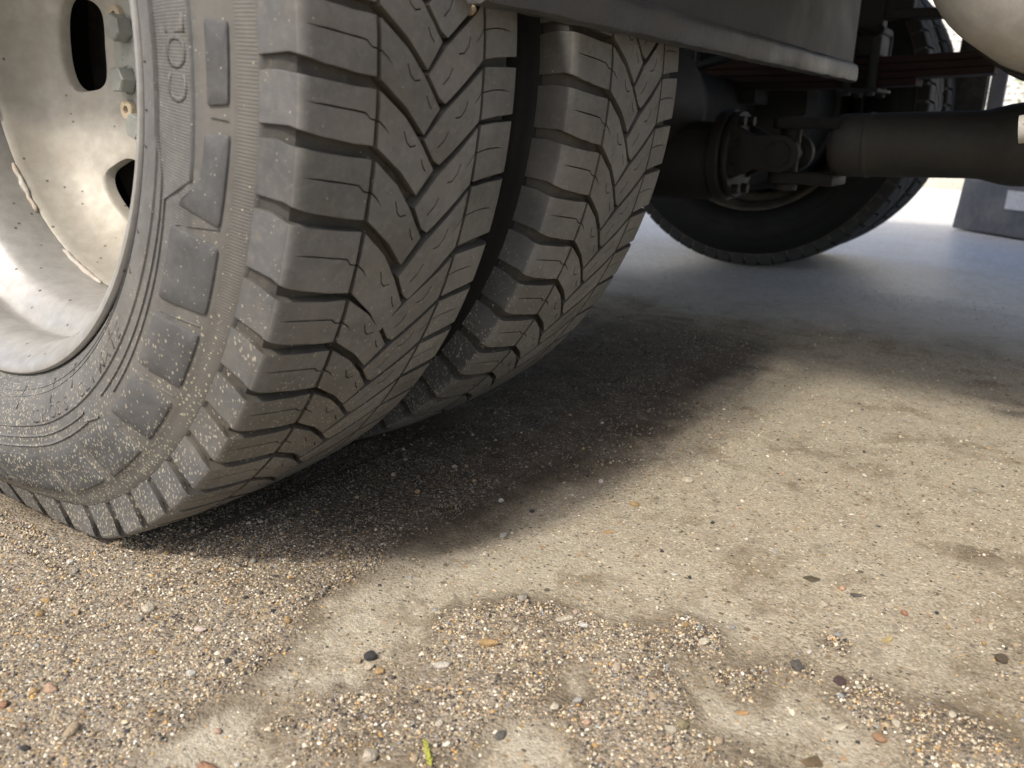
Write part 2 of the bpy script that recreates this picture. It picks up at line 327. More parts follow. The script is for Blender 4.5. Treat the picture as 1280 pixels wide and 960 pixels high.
    c = t.mix(t.math('MULTIPLY', halo, 0.85), c, (0.105, 0.078, 0.045))
    sandy = t.math('MULTIPLY', g, t.rng(n2, 0.3, 0.55, 0.75, 1.0))
    c = t.mix(sandy, c, t.mix(0.55, t.mix(t.rng(n7, 0.4, 0.6), (0.06, 0.048, 0.034), (0.15, 0.125, 0.09)), grain))
    # oil-dark stain and damp brown blotches
    c = t.mix(t.math('MULTIPLY', t.math('MULTIPLY', g, 0.5), t.rng(t.noise(P, 17, 3), 0.5, 0.66)), c, (0.10, 0.07, 0.04))
    far = t.rng(t.math('ADD', x, t.math('MULTIPLY', n1, 0.3)), 1.15, 1.65); 
    c = t.mix(far, c, t.mix(t.rng(n2, 0.35, 0.7), (0.66, 0.66, 0.65), (0.82, 0.82, 0.81)))  # pale colour stands in for bright skylight on the ground beyond the truck
    c = t.mix(t.math('MULTIPLY', far, t.rng(t.noise(P, 110, 4, 0.7), 0.48, 0.66, 0, 0.7)), c, (0.40, 0.40, 0.38)); c = t.mix(t.math('MULTIPLY', far, t.rng(n1, 0.5, 0.7, 0, 0.5)), c, (0.50, 0.46, 0.40))
    da = t.new('ShaderNodeAttribute', attribute_name='damp_shade').outputs['Fac']; da = t.math('MULTIPLY', da, t.rng(n2, 0.3, 0.6, 0.75, 1.0))
    c = t.mix(da, c, t.mix(1.0, c, (0.27, 0.25, 0.235), 'MULTIPLY'))  # tyre shadow painted into the ground colour along with the damp
    h = t.math('ADD', t.math('MULTIPLY', n3, 1.2), t.math('MULTIPLY', n4, 0.5))
    h = t.math('ADD', h, t.math('MULTIPLY', t.rng(v.outputs['Distance'], 0.0, 0.6, 1.0, 0.0), t.math('ADD', 0.25, t.math('MULTIPLY', g, 0.9))))
    h = t.math('ADD', h, t.math('MULTIPLY', n2, 3.0)); h = t.math('ADD', h, t.math('MULTIPLY', u.outputs['Distance'], -0.35))
    h = t.math('MULTIPLY', h, t.rng(far, 0, 1, 1.0, 0.5))
    t.b.inputs['Specular IOR Level'].default_value = 0.5
    return t.out(Base_Color=c, Roughness=t.rng(far, 0, 1, 0.9, 0.42), Normal=t.bump(h, 0.0011, 0.8))
M['ground'] = groundmat()
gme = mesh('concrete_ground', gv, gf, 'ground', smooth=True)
ga = gme.attributes.new('gravel', 'FLOAT', 'POINT'); ga.data.foreach_set('value', gm)
gb = gme.attributes.new('damp_shade', 'FLOAT', 'POINT'); gb.data.foreach_set('value', gd)
gc_ = gme.attributes.new('bare', 'FLOAT', 'POINT'); gc_.data.foreach_set('value', gb_)
obj('concrete_ground', gme, kind='structure', label='weathered beige concrete yard strewn with loose grit')

# loose grit: uncountable grains, one object, instanced by geometry nodes
PAL = [((0.50, 0.45, 0.35), 14), ((0.43, 0.36, 0.25), 20), ((0.33, 0.26, 0.16), 18), ((0.40, 0.25, 0.09), 7), ((0.20, 0.165, 0.125), 17), ((0.036, 0.035, 0.036), 21), ((0.34, 0.25, 0.18), 6), ((0.62, 0.585, 0.50), 5), ((0.12, 0.08, 0.05), 10), ((0.22, 0.225, 0.225), 6)]
PW = np.array([w for _, w in PAL], float); PW /= PW.sum(); PC = np.array([c for c, _ in PAL])
def rock_mesh(name, mat, seed, sub=1, flat=0.6, jag=0.25):
    bm = bmesh.new(); bmesh.ops.create_icosphere(bm, subdivisions=sub, radius=0.5)
    r = random.Random(seed); ax = (r.uniform(0.8, 1.25), r.uniform(0.65, 0.95), flat * r.uniform(0.8, 1.2)); off = Vector((seed * 1.37, seed * 0.7, 3.0))
    for v in bm.verts:
        k = 1 + jag * mnoise.noise(v.co * 2.2 + off) + jag * 0.5 * mnoise.noise(v.co * 5 + off)
        v.co = Vector((v.co.x * ax[0], v.co.y * ax[1], v.co.z * ax[2])) * k
    me = bpy.data.meshes.new(name); bm.to_mesh(me); bm.free(); me.materials.append(mat); return me
def grainmat():
    t = NT('grit_stone'); a = t.new('ShaderNodeAttribute', attribute_name='tint', attribute_type='INSTANCER')
    return t.out(Base_Color=a.outputs['Color'], Roughness=0.7)
def scatter():
    pts = []; sc = []; col = []; rot = []
    def add(n, x0, x1, y0, y1, s0, s1, mode):
        px = rng.uniform(x0, x1, n); py = rng.uniform(y0, y1, n); u = rng.random(n)
        for x, y, q in zip(px, py, u):
            m = gravel(x, y)
            p = m if mode == 'g' else 0.25 + 0.5 * m
            if q > p: continue
            if abs(y) < 0.115 and (-0.012 < x < 0.18 or 0.218 < x < 0.41): continue
            pts.append((x, y, gheight(x, y, m)))
            s = s0 * (s1 / s0) ** (rng.random() ** 2.2); sc.append(s)
            c = PC[rng.choice(len(PC), p=PW)] * rng.uniform(0.95, 1.4) * (1 - 0.66 * damp_shade(x, y)); col.append((*np.clip(c, 0, 0.8), 1))  # grain tint darkened with the same painted shadow and damp
            rot.append(rng.uniform(-0.5, 0.5, 3) * (1, 1, 12.6))
    add(190000, -0.32, 0.26, -0.70, 0.10, 0.0008, 0.0025, 'g')
    add(46000, -0.30, 0.60, -0.72, -0.05, 0.0008, 0.0022, 's')
    add(24000, 0.2, 0.95, -0.36, 0.15, 0.0012, 0.0032, 'g')
    add(14000, 0.4, 1.5, -0.75, 0.1, 0.0012, 0.0034, 's')
    add(1200, -0.3, 0.7, -0.7, -0.02, 0.0028, 0.0046, 's')
    return pts, sc, col, rot
gp, gs, gc, gr = scatter()
gmat = grainmat()
grains = []
hold = bpy.data.collections.new('grit_shapes')
for i in range(6):
    o = bpy.data.objects.new('grit_shape', rock_mesh('grit_shape', gmat, i + 1, 1, 0.7, 0.5)); hold.objects.link(o)
pm = mesh('loose_grit', gp, [], None)
for nm, ty, key, arr in (('gsize', 'FLOAT', 'value', gs), ('tint', 'FLOAT_COLOR', 'color', gc), ('grot', 'FLOAT_VECTOR', 'vector', gr)):
    a = pm.attributes.new(nm, ty, 'POINT'); a.data.foreach_set(key, np.array(arr, dtype=np.float32).ravel())
grit = obj('loose_grit', pm, kind='stuff', label='loose sandy grit scattered over the concrete round the tyres')
ng = bpy.data.node_groups.new('scatter_grit', 'GeometryNodeTree')
ng.interface.new_socket('Geometry', in_out='INPUT', socket_type='NodeSocketGeometry'); ng.interface.new_socket('Geometry', in_out='OUTPUT', socket_type='NodeSocketGeometry')
gi = ng.nodes.new('NodeGroupInput'); go = ng.nodes.new('NodeGroupOutput'); ip = ng.nodes.new('GeometryNodeInstanceOnPoints')
ci = ng.nodes.new('GeometryNodeCollectionInfo'); ci.inputs[0].default_value = hold; ci.inputs[1].default_value = True; ci.inputs[2].default_value = True
def attr(n, ty):
    q = ng.nodes.new('GeometryNodeInputNamedAttribute'); q.data_type = ty; q.inputs[0].default_value = n; return q.outputs[0]
ri = ng.nodes.new('FunctionNodeRandomValue'); ri.data_type = 'INT'; ri.inputs[4].default_value = 0; ri.inputs[5].default_value = 5
L = ng.links
L.new(gi.outputs[0], ip.inputs['Points']); L.new(ci.outputs[0], ip.inputs['Instance']); ip.inputs['Pick Instance'].default_value = True
L.new(ri.outputs[2], ip.inputs['Instance Index']); L.new(attr('grot', 'FLOAT_VECTOR'), ip.inputs['Rotation']); L.new(attr('gsize', 'FLOAT'), ip.inputs['Scale']); L.new(ip.outputs[0], go.inputs[0])
md = grit.modifiers.new('scatter', 'NODES'); md.node_group = ng

# ------------------------------------------------------------------ the truck
truck = bpy.data.objects.new('truck', None); COL.objects.link(truck); truck.location = (0, 0, 0)
truck['label'] = 'truck seen from below beside its dusty dual rear wheels'; truck['category'] = 'truck'
TW = 0.167; S2 = 0.2295
# --- tyre geometry: local frame = axle centre, outer tread edge at x=0, y back, z up
SIDE = [(.2236, .0075), (.2275, .0035), (.232, -.0005), (.240, -.006), (.2500, -.0100), (.2578, -.0115), (.2586, -.0105), (.272, -.0125), (.2855, -.0120), (.2868, -.0112), (.2935, -.0095), (.3085, -.0062), (.3092, -.0055), (.314, -.0035), (.3190, -.0012), (.3200, -.0002), (.3208, .0012)]
def side_x(r):
    for (r0, x0), (r1, x1) in zip(SIDE, SIDE[1:]):
        if r <= r1: return x0 + (x1 - x0) * (r - r0) / (r1 - r0)
    return SIDE[-1][1]
def crown(x):
    u = (x - TW / 2) / (TW / 2); return 0.350 - 0.0048 * abs(u) ** 2.3
DROP = 0.0
def squash(x, r, a):
    """a = degrees from straight ahead, downward positive; returns local xyz with the flattened contact patch"""
    t = rad(a); cosd = math.sin(t)                      # component towards the ground
    if cosd > 0 and r > 0.2236:
        lim = (HUB + DROP - 0.0006) / cosd
        if lim < 0.362:
            over = 0.0024 * math.log(1 + math.exp((0.3500 - lim) / 0.0024)); d = r - 0.2236
            sq = 1 - over / (0.3500 - 0.2236)
            b = 0.014 * (1 - sq) / 0.17 * math.sin(PI * min(1, max(0, d / 0.1264)))
            x += b if x > TW / 2 else -b
            r = 0.2236 + d * sq
    return (x, -r * math.cos(t), -r * math.sin(t))
NA = 264
def carcass(side='sidewall'):
    prof = [(x, r) for r, x in SIDE] + [(.0018, .331), (.0040, .3385), (.011, .3416), (TW / 2, .3425), (TW - .011, .3416), (TW - .0040, .3385), (TW - .0018, .331)] + [(TW - x, r) for r, x in SIDE[::-1]]
    v = []; f = []; n = NA
    for (x, r) in prof:
        for k in range(n): v.append(squash(x, r, 360 * k / n))
    for i in range(len(prof) - 1):
        for k in range(n):
            k2 = (k + 1) % n; f.append((i * n + k, i * n + k2, (i + 1) * n + k2, (i + 1) * n + k))
    me = mesh('tyre', v, f, side); me.materials.append(M['groove'])
    for p in me.polygons:
        if 16 <= p.index // n <= 24: p.material_index = 1
    bm = bmesh.new(); bm.from_mesh(me); bmesh.ops.recalc_face_normals(bm, faces=bm.faces); bm.to_mesh(me); bm.free()
    me.shade_smooth(); me.set_sharp_from_angle(angle=rad(40)); return me
CARC = carcass(); CARC_DARK = carcass('clean')  # 'clean' is dust-free rubber blackened in colour for the underbody shade

# one pitch of the tread; angles in units of the pitch p (degrees), 0 = shoulder groove centre at the left bend
J = 0.185       # junction offset
def lcurve(o=0.0):   # lateral groove, left
    return [(.0455, J + o), (.054, 0.36 + o), (.064, 0.56 + o), (.0774, 0.97 + o), (.0915, 1.47 + o)]
def rcurve(o=0.0):   # herringbone groove, right
    return [(.0784, 0.97 + o), (.0945, 0.47 + o), (.110, 0.14 + o), (.1270, -0.26 + o)]
def offset_poly(poly, d, p):
    """inset a closed polygon given in (x metres, angle in pitches) by d metres per edge (d list)"""
    k = 0.35 * rad(p); q = [Vector((x, a * k)) for x, a in poly]; n = len(q); out = []
    area = sum(q[i].x * q[(i + 1) % n].y - q[(i + 1) % n].x * q[i].y for i in range(n)); sgn = 1 if area > 0 else -1
    for i in range(n):
        a, b, c = q[i - 1], q[i], q[(i + 1) % n]; d0, d1 = d[i - 1], d[i]
        e0 = (b - a).normalized(); e1 = (c - b).normalized(); n0 = Vector((-e0.y, e0.x)) * sgn; n1 = Vector((-e1.y, e1.x)) * sgn
        det = e0.x * e1.y - e0.y * e1.x
        if abs(det) < 0.15: w = b + (n0 * d0 + n1 * d1) * 0.5
        else:
            a0 = b + n0 * d0; b0 = b + n1 * d1; t = ((b0.x - a0.x) * e1.y - (b0.y - a0.y) * e1.x) / det; w = a0 + e0 * t
        out.append((w.x, w.y / k))
    return out
def slit(poly, i, path, w, p):
    """cut a thin sipe into edge i (from vertex i to i+1): path = points going inward, start on the edge"""
    k = 0.35 * rad(p); P = [Vector((x, a * k)) for x, a in path]; n = len(P); L_, R_ = [], []
    for j, q in enumerate(P):
        d = (P[min(j + 1, n - 1)] - P[max(j - 1, 0)]).normalized(); nn = Vector((-d.y, d.x)) * (w / 2)
        L_.append(q + nn); R_.append(q - nn)
    A, B = Vector((poly[i][0], poly[i][1] * k)), Vector((poly[(i + 1) % len(poly)][0], poly[(i + 1) % len(poly)][1] * k)); e = B - A
    first, last = (L_, R_) if (L_[0] - A).dot(e) < (R_[0] - A).dot(e) else (R_, L_)
    seq = first[:-1] + [P[-1]] + last[:-1][::-1]
    return poly[:i + 1] + [(s.x, s.y / k) for s in seq] + poly[i + 1:]
def hook(poly, pts, w, p):
    return pts
SHOULDER_OUT = -0.030   # pseudo x of the side end of the shoulder block (unrolled)
def xr(x, right=False):
    """unrolled x to (x, r): past the rounded bend the block runs down the shoulder side"""
    m = x < TW / 2; s = x if m else TW - x          # distance from the bend, negative on the side
    q = max(0.0, (0.0065 - abs(s)) / 0.0065)
    if s >= 0:
        X, Rr = s, crown(s) - 0.0016 * q * q; X += 0.0016 * q * q * 0.6
    else:
        t = -s; X = -0.030 * max(0, t - 0.004); X += 0.0024 * q * q * 0.4; Rr = crown(0) - 0.0016 * q * q - t * 0.87
    return (X, Rr) if m else (TW - X, Rr)
def down(xf, x, r, dep):
    m = xf < TW / 2; s = xf if m else TW - xf
    t = min(1, max(0, (s + 0.014) / 0.022)); t = t * t * (3 - 2 * t)
    q = min(1, max(0, (s + 0.030) / 0.030)); dep *= 0.32 + 0.68 * q
    dx = dep * 0.72 * (1 - t); dr = dep * (0.70 + 0.30 * t)
    return (x + dx if m else x - dx), r - dr
def fine(poly, maxd, p):
    k = 0.35 * rad(p); out = []
    for i in range(len(poly)):
        a, b = poly[i], poly[(i + 1) % len(poly)]; l = math.hypot(b[0] - a[0], (b[1] - a[1]) * k); m = max(1, int(l / maxd))
        for j in range(m): out.append((a[0] + (b[0] - a[0]) * j / m, a[1] + (b[1] - a[1]) * j / m))
    return out
def four_blocks(p):
    """the four blocks of one pitch as polygons in (x, pitches)"""
    gw = 0.0023; th = 0.0008; gs = 0.0031
    SO = SHOULDER_OUT
    # shoulder, left: side end -> bend -> inner groove
    top = [(SO, 0.02), (-0.012, -0.03), (0.0, 0.0), (0.012, 0.06), (.030, 0.135), (.0440, 0.175)]
    bot = [(x, a + 1) for x, a in top][::-1]
    A = top + bot; n = len(top)
    d = [gs * 1.1, gs * 1.35, gs * 1.2, gs, gs * 0.9, th] + [gs * 0.9, gs * 1.0, gs * 1.2, gs * 1.45, gs * 1.2, 0.0005]
    A = offset_poly(A, d, p)
    # rounded notch at the side end of the lower edge
    i = n - 1
    sip = [(A[i][0] + .0002, 0.70), (.040, 0.685), (.037, 0.60), (.026, 0.555), (.013, 0.51), (.003, 0.48)]
    A1 = slit(A, i, sip, 0.0007, p)
    # middle left
    lc = lcurve(); B = lc + [(.0784, 1.97)] + lcurve(1.0)[:3][::-1]
    dB = [gw, gw * .95, gw * .85, gw * .6, th * 1.2, gw * .9, gw * .95, gw, th]
    B = offset_poly(B, dB, p); nb = len(B)
    B1 = slit(B, nb - 1, [(B[0][0] - .0002, 0.72), (.0500, 0.80), (.0545, 0.93)], 0.0007, p)
    # middle right
    r0 = rcurve(); r1 = rcurve(1.0); Cc = [r0[0]] + r0[1:] + r1[::-1][:-1] + [(.0915, 1.47)]
    Cc[-2] = (.0945, 1.47) if abs(Cc[-2][0] - .0945) < 1e-6 else Cc[-2]
    Cc = Cc[:-1] + [(.0900, 1.40)]
    dC = [th * 1.4] * 3 + [th] + [th * 1.4] * (len(Cc) - 4)
    dC = [gw * .75] * 3 + [th] + [gw * .75] * (len(Cc) - 5) + [th]
    Cc = offset_poly(Cc, dC, p)
    C1 = slit(Cc, 3, [(Cc[3][0] + .0002, 0.22), (.1225, 0.34), (.119, 0.45)], 0.0006, p)
    # shoulder, right
    topR = [(.1283, -0.275), (.145, -0.33), (TW - 0.003, -0.36), (TW + 0.010, -0.36), (TW + 0.024, -0.36)]
    botR = [(x, a + 1) for x, a in topR][::-1]; D = topR + botR
    dD = [gw * .9, gw * 1.2, gw * 1.3, gw * 1.5, 0.0005] + [gw * 1.5, gw * 1.3, gw * 1.2, gw * .9, th]
    D = offset_poly(D, dD, p)
    D1 = slit(D, len(D) - 1, [(D[0][0] - .0002, 0.20), (.138, 0.15), (.150, 0.135), (.158, 0.16)], 0.0006, p)
    return A1, B1, C1, D1
def hooks(p):
    """short zigzag sipes inside the two middle blocks, as thin sunken slots drawn as keyhole cuts"""
    return [[(.0640, 0.86), (.0665, 1.03), (.0695, 1.10), (.0735, 1.08)], [(.0790, 1.30), (.0810, 1.42), (.0835, 1.50)]], [[(.1140, 0.36), (.1125, 0.50), (.1085, 0.62), (.1040, 0.64)], [(.0990, 0.86), (.0965, 1.00), (.0915, 1.12)]]
def keyhole(poly, path, w, p):
    """cut a closed slot into poly via a zero-width bridge to the nearest outline vertex; returns poly, set of bridge edges"""
    k = 0.35 * rad(p); P = [Vector((x, a * k)) for x, a in path]; n = len(P); Ls, Rs = [], []
    for j, q in enumerate(P):
        d = (P[min(j + 1, n - 1)] - P[max(j - 1, 0)]).normalized(); nn = Vector((-d.y, d.x)) * (w / 2)
        Ls.append(q + nn); Rs.append(q - nn)
    loop = [(q.x, q.y / k) for q in Ls + Rs[::-1]]
    area = lambda pl: sum(pl[i][0] * pl[(i + 1) % len(pl)][1] - pl[(i + 1) % len(pl)][0] * pl[i][1] for i in range(len(pl)))
    if area(poly) * area(loop) > 0: loop = loop[::-1]
    best = min(((i, j) for i in range(len(poly)) for j in range(len(loop))), key=lambda ij: math.hypot(poly[ij[0]][0] - loop[ij[1]][0], (poly[ij[0]][1] - loop[ij[1]][1]) * k))
    i, j = best; lp = loop[j:] + loop[:j]
    return poly[:i + 1] + lp + [lp[0]] + poly[i:]
BL = {}
def pitch_blocks(p):
    key = round(p, 2)
    if key not in BL:
        A, B, Cq, D = four_blocks(p)
        A = fine(A, 0.005, p); D = fine(D, 0.005, p); B = fine(B, 0.005, p); Cq = fine(Cq, 0.005, p)
        kk = 0.35 * rad(p); jit = lambda pl, sd: [(x + 0.00030 * mnoise.noise(Vector((x * 420, a * kk * 420, sd))), a + 0.00030 / kk * mnoise.noise(Vector((x * 420, a * kk * 420, sd + 5)))) for x, a in pl]
        A = jit(A, p); B = jit(B, p + 11); Cq = jit(Cq, p + 22); D = jit(D, p + 33)
        h1, h2 = hooks(p)
        for h in h1: B = keyhole(B, h, 0.0007, p)
        for h in h2: Cq = keyhole(Cq, h, 0.0007, p)
        BL[key] = (A, B, Cq, D)
    return BL[key]
FLAT = {}
def flat_block(poly, p, depth):
    """outline triangulated in the unrolled plane (so concave outlines and keyholes stay clean), cut into strips so that it follows the bend; returns (x, a, drop) and faces"""
    from mathutils.geometry import tessellate_polygon
    k = 0.35 * rad(p); n = len(poly)
    t = tessellate_polygon([[Vector((x, a * k, 0)) for x, a in poly]])
    bm = bmesh.new(); vs = [bm.verts.new((x, a * k, 0)) for x, a in poly] + [bm.verts.new((x, a * k, -depth)) for x, a in poly]
    for q in t:
        try: bm.faces.new([vs[i] for i in q])
        except ValueError: pass
    seen = {}
    for i in range(n):
        e = (tuple(np.round(poly[i], 7)), tuple(np.round(poly[(i + 1) % n], 7))); seen.setdefault(frozenset(e), []).append(i)
    for e, ids in seen.items():
        if len(ids) > 1: continue
        i = ids[0]; jn = (i + 1) % n
        try: bm.faces.new((vs[i], vs[n + i], vs[n + jn], vs[jn]))
        except ValueError: pass
    bmesh.ops.remove_doubles(bm, verts=bm.verts, dist=1e-6)
    lo = min(q[0] for q in poly); hi = max(q[0] for q in poly)
    for c in (-.022, -.012, -.0065, -.0042, -.002, 0.0, .002, .0042, .0065, .014, .026, .038, .055, .070, .085, .100, .115, .130, .145, .155, TW - .0065, TW - .0042, TW - .002, TW, TW + .002, TW + .0042, TW + .0065, TW + .014):
        if lo < c < hi: bmesh.ops.bisect_plane(bm, geom=bm.verts[:] + bm.edges[:] + bm.faces[:], plane_co=(c, 0, 0), plane_no=(1, 0, 0), dist=1e-6)
    bmesh.ops.recalc_face_normals(bm, faces=bm.faces)
    top = [f for f in bm.faces if abs(f.normal.z) > .9]
    if sum(f.normal.z for f in top) < 0: bmesh.ops.reverse_faces(bm, faces=bm.faces)
    bm.verts.index_update()
    v = [(q.co.x, q.co.y / k, -q.co.z) for q in bm.verts]; f = [tuple(q.index for q in g.verts) for g in bm.faces]
    mi = [(2 if abs(g.normal.z) < .5 else 1 if (g.calc_center_median().x < -.0012 or g.calc_center_median().x > TW + .0012) else 0) for g in bm.faces]; bm.free()
    return v, f, mi
def tri_block(poly, a0, p, depth, key=None):
    if key is None or key not in FLAT:
        r = flat_block(poly, p, depth)
        if key is not None: FLAT[key] = r
    else: r = FLAT[key]
    v = []
    for x, a, dp in r[0]:
        X, Q = xr(x)
        if dp > 0: X, Q = down(x, X, Q, dp)
        v.append(squash(X, Q, a0 + a * p))
    return v, r[1], r[2]
def finish(name, v, f, mi):
    me = mesh(name, v, [q[::-1] for q in f], 'tread'); me.materials.append(M['shoulder']); me.materials.append(M['groovewall'])
    me.polygons.foreach_set('material_index', np.array(mi, dtype=np.int32))
    me.shade_smooth(); me.set_sharp_from_angle(angle=rad(38)); return me
SHARED = {}
def build_tread(tyre, grooves, lo, hi):
    """grooves = increasing list of groove angles over 360 degrees; pitches starting within lo..hi become tread_block objects, the rest one joined part"""
    rest = MB(); rmi = []
    for a, b in zip(grooves, grooves[1:]):
        p = b - a; polys = pitch_blocks(p)
        for bi, pl in enumerate(polys):
            flat = any(52 < (a + q[1] * p) % 360 < 128 for q in pl)
            if lo <= a <= hi:
                if flat:
                    me = finish('tread_block', *tri_block(pl, a, p, 0.0085, (bi, round(p, 2)))); o = obj('tread_block', me, tyre)
                else:
                    key = (bi, round(p, 2))
                    if key not in SHARED: SHARED[key] = finish('tread_block', *tri_block(pl, 0.0, p, 0.0085, (bi, round(p, 2))))
                    o = obj('tread_block', SHARED[key], tyre); o.rotation_euler = (rad(a), 0, 0)
            else:
                tv, tf, tm = tri_block(pl, a, p, 0.0085, (bi, round(p, 2))); rest.add(tv, tf); rmi += tm
    me = finish('tread', rest.v, rest.f, rmi); obj('tread', me, tyre, kind='stuff')
def uniform(start, fixed, step, total=360.0):
    g = list(fixed); 
    while g[0] - step > start: g.insert(0, g[0] - step)
    end = g[0] + total; n = max(1, round((end - g[-1]) / step)); st = (end - g[-1]) / n; l = g[-1]
    for i in range(n): g.append(l + st * (i + 1))
    return g
GR1 = uniform(-60, [-1.6, 3.7, 8.9, 14.8, 21.4, 26.8, 32.3, 37.5, 42.6], 5.45)
GR2 = uniform(-60, [-2.6, 3.0, 9.0, 14.9, 20.7, 26.2, 31.8, 37.6, 43.4], 5.7)
GR3 = uniform(-60, [0.0], 5.625)

# --- sidewall pads, ridges and lettering
def polar_plate(pts, raise_, mat='pad', name='sidewall_pad', sub=3, bev=0.06):
    """rounded quad given as (r, angle); raised above the sidewall"""
    q = [Vector((r, a)) for r, a in pts]; c = sum(q, Vector((0, 0))) / len(q); edge = []
    for i in range(len(q)):
        a, b, d = q[i - 1], q[i], q[(i + 1) % len(q)]
        p0 = b + (a - b) * bev; p1 = b + (d - b) * bev
        edge += [p0, p0 * 0.25 + b * 0.5 + p1 * 0.25, p1]
        for t in (0.25, 0.5, 0.75): edge.append(p1 + (d + (b - d) * bev - p1) * t)
    v = []; n = len(edge)
    for e in edge: v.append(squash(side_x(e.x) + 0.001, e.x, e.y))
    for e in edge:
        g = c + (e - c) * 0.985; v.append(squash(side_x(g.x) - raise_ * 0.85, g.x, g.y))
    for e in edge:
        g = c + (e - c) * 0.97; v.append(squash(side_x(g.x) - raise_, g.x, g.y))
    for e in edge:
        g = c + (e - c) * 0.5; v.append(squash(side_x(g.x) - raise_, g.x, g.y))
    v.append(squash(side_x(c.x) - raise_, c.x, c.y))
    f = []
    for k in range(3):
        for i in range(n): f.append((k * n + i, k * n + (i + 1) % n, (k + 1) * n + (i + 1) % n, (k + 1) * n + i))
    for i in range(n): f.append((3 * n + i, 3 * n + (i + 1) % n, 4 * n))
    b = MB(); b.add(v, f); return b.me(name, mat, auto=50)
def ridge(path, h=0.0011, w=0.0011):
    v = []; f = []
    for r, a in path:
        for dr, dx in ((-w, 0.0006), (-w * 0.35, -h), (w * 0.35, -h), (w, 0.0006)):
            v.append(squash(side_x(r + dr) + dx, r + dr, a))
    for i in range(len(path) - 1):
        for k in range(3): f.append((i * 4 + k, i * 4 + k + 1, (i + 1) * 4 + k + 1, (i + 1) * 4 + k))
    return v, f
def dens(pts, step=1.5):
    out = []
    for (r0, a0), (r1, a1) in zip(pts, pts[1:]):
        n = max(1, int(abs(a1 - a0) / step))
        for i in range(n): out.append((r0 + (r1 - r0) * i / n, a0 + (a1 - a0) * i / n))
    out.append(pts[-1]); return out
def lettering(text, r0, a0, height, adv, flip, parent, weight=0.0):
    """raised rubber letters set round the sidewall; flip=+1: tops to the rim, read towards smaller angles"""
    cu_ = bpy.data.curves.new('letters', 'FONT'); cu_.body = 'X'; dg = None
    a = a0
    for ch in text:
        if ch == ' ': a -= adv; continue
        c2 = bpy.data.curves.new('letter', 'FONT'); c2.body = ch; c2.size = 1.0; c2.resolution_u = 3; c2.offset = 0.012
        to = bpy.data.objects.new('letter_tmp', c2); COL.objects.link(to)
        bpy.context.view_layer.update()
        tm = bpy.data.meshes.new_from_object(to.evaluated_get(bpy.context.evaluated_depsgraph_get()))
        bpy.data.objects.remove(to); bpy.data.curves.remove(c2)
        bm = bmesh.new(); bm.from_mesh(tm); bpy.data.meshes.remove(tm)
        r_ = bmesh.ops.extrude_face_region(bm, geom=bm.faces[:])
        top = [e for e in r_['geom'] if isinstance(e, bmesh.types.BMVert)]; ts = set(top)
        for v_ in bm.verts:
            u, h = v_.co.x, v_.co.y
            rr = r0 - h * height if flip > 0 else r0 + h * height
            ang = a - math.degrees(u * height / r0) if flip > 0 else a + math.degrees(u * height / r0)
            v_.co = Vector(squash(side_x(rr) - (0.0003 if v_ in ts else -0.0006), rr, ang))
        bmesh.ops.recalc_face_normals(bm, faces=bm.faces)
        me = bpy.data.meshes.new('letter'); bm.to_mesh(me); bm.free(); me.materials.append(M['sidewall'])
        obj('raised_letter', me, parent)
        a -= adv if flip > 0 else -adv
    bpy.data.curves.remove(cu_)

def make_tyre(x, grooves, lo, hi, me=None, far=False):
    t = obj('tyre', me or CARC, truck, (x, 0, HUB)); build_tread(t, grooves, lo, hi)
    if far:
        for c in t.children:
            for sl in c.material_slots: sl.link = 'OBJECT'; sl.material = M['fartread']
    return t
tyre1 = make_tyre(0.0, GR1, -26, 92); tyre1['label'] = 'outer rear tyre with pale grey dusty sidewall'
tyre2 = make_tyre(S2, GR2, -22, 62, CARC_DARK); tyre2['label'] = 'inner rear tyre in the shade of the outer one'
DROP = 0.0195; FARC = carcass('clean')  # far carcass in the rubber blackened for shade
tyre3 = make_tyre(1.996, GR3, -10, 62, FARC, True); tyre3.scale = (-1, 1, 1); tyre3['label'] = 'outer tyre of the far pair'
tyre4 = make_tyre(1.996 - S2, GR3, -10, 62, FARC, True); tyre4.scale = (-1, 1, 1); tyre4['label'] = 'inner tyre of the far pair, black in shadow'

DROP = 0.0
PADS = [[(.295, .6), (.3075, .8), (.3065, 7.4), (.295, 7.8)], [(.294, 10.2), (.3075, 9.8), (.3055, 18.4), (.280, 17.8), (.292, 14.6)]]
for k in range(12):
    a = -9.4 - 9.6 * k; PADS.append([(.295, a), (.3075, a + .1), (.3070, a + 7.0), (.295, a + 7.2)])
low = [[(.2765, 20.2), (.3065, 20.3), (.3070, 27.6), (.2765, 29.2)], [(.2765, 31.4), (.3065, 30.0), (.3065, 37.6), (.2765, 39.2)], [(.2775, 41.2), (.3065, 40.2), (.3065, 47.4), (.2775, 49.6)]]
for k in range(13):
    a = 51.6 + 10.5 * k; low.append([(.2775, a), (.3070, a - 1.6), (.3075, a + 6.8), (.2775, a + 8.6)])
for p in PADS + low: obj('sidewall_pad', polar_plate(p, 0.0013), tyre1)
rb = MB()
for a in [9.0, -0.4] + [-10 - 9.6 * k for k in range(10)]:
    rb.add(*ridge(dens([(.2955, a), (.307, a + .1)], 0.2) if False else [(.2955, a - .35), (.301, a - .35), (.307, a - .3)], 0.0016, 0.0)) if False else None
ring = MB()
ring.add(*ridge(dens([(.2865, -100), (.2865, 15.0), (.2685, 18.2), (.2700, 26), (.2715, 47.0)])))
ring.add(*ridge(dens([(.2715, 56.0), (.2715, 190)])))
ring.add(*ridge(dens([(.2650, 21.0), (.2655, 50.5)])))
ring.add(*ridge(dens([(.2650, 56.5), (.2650, 190)])))
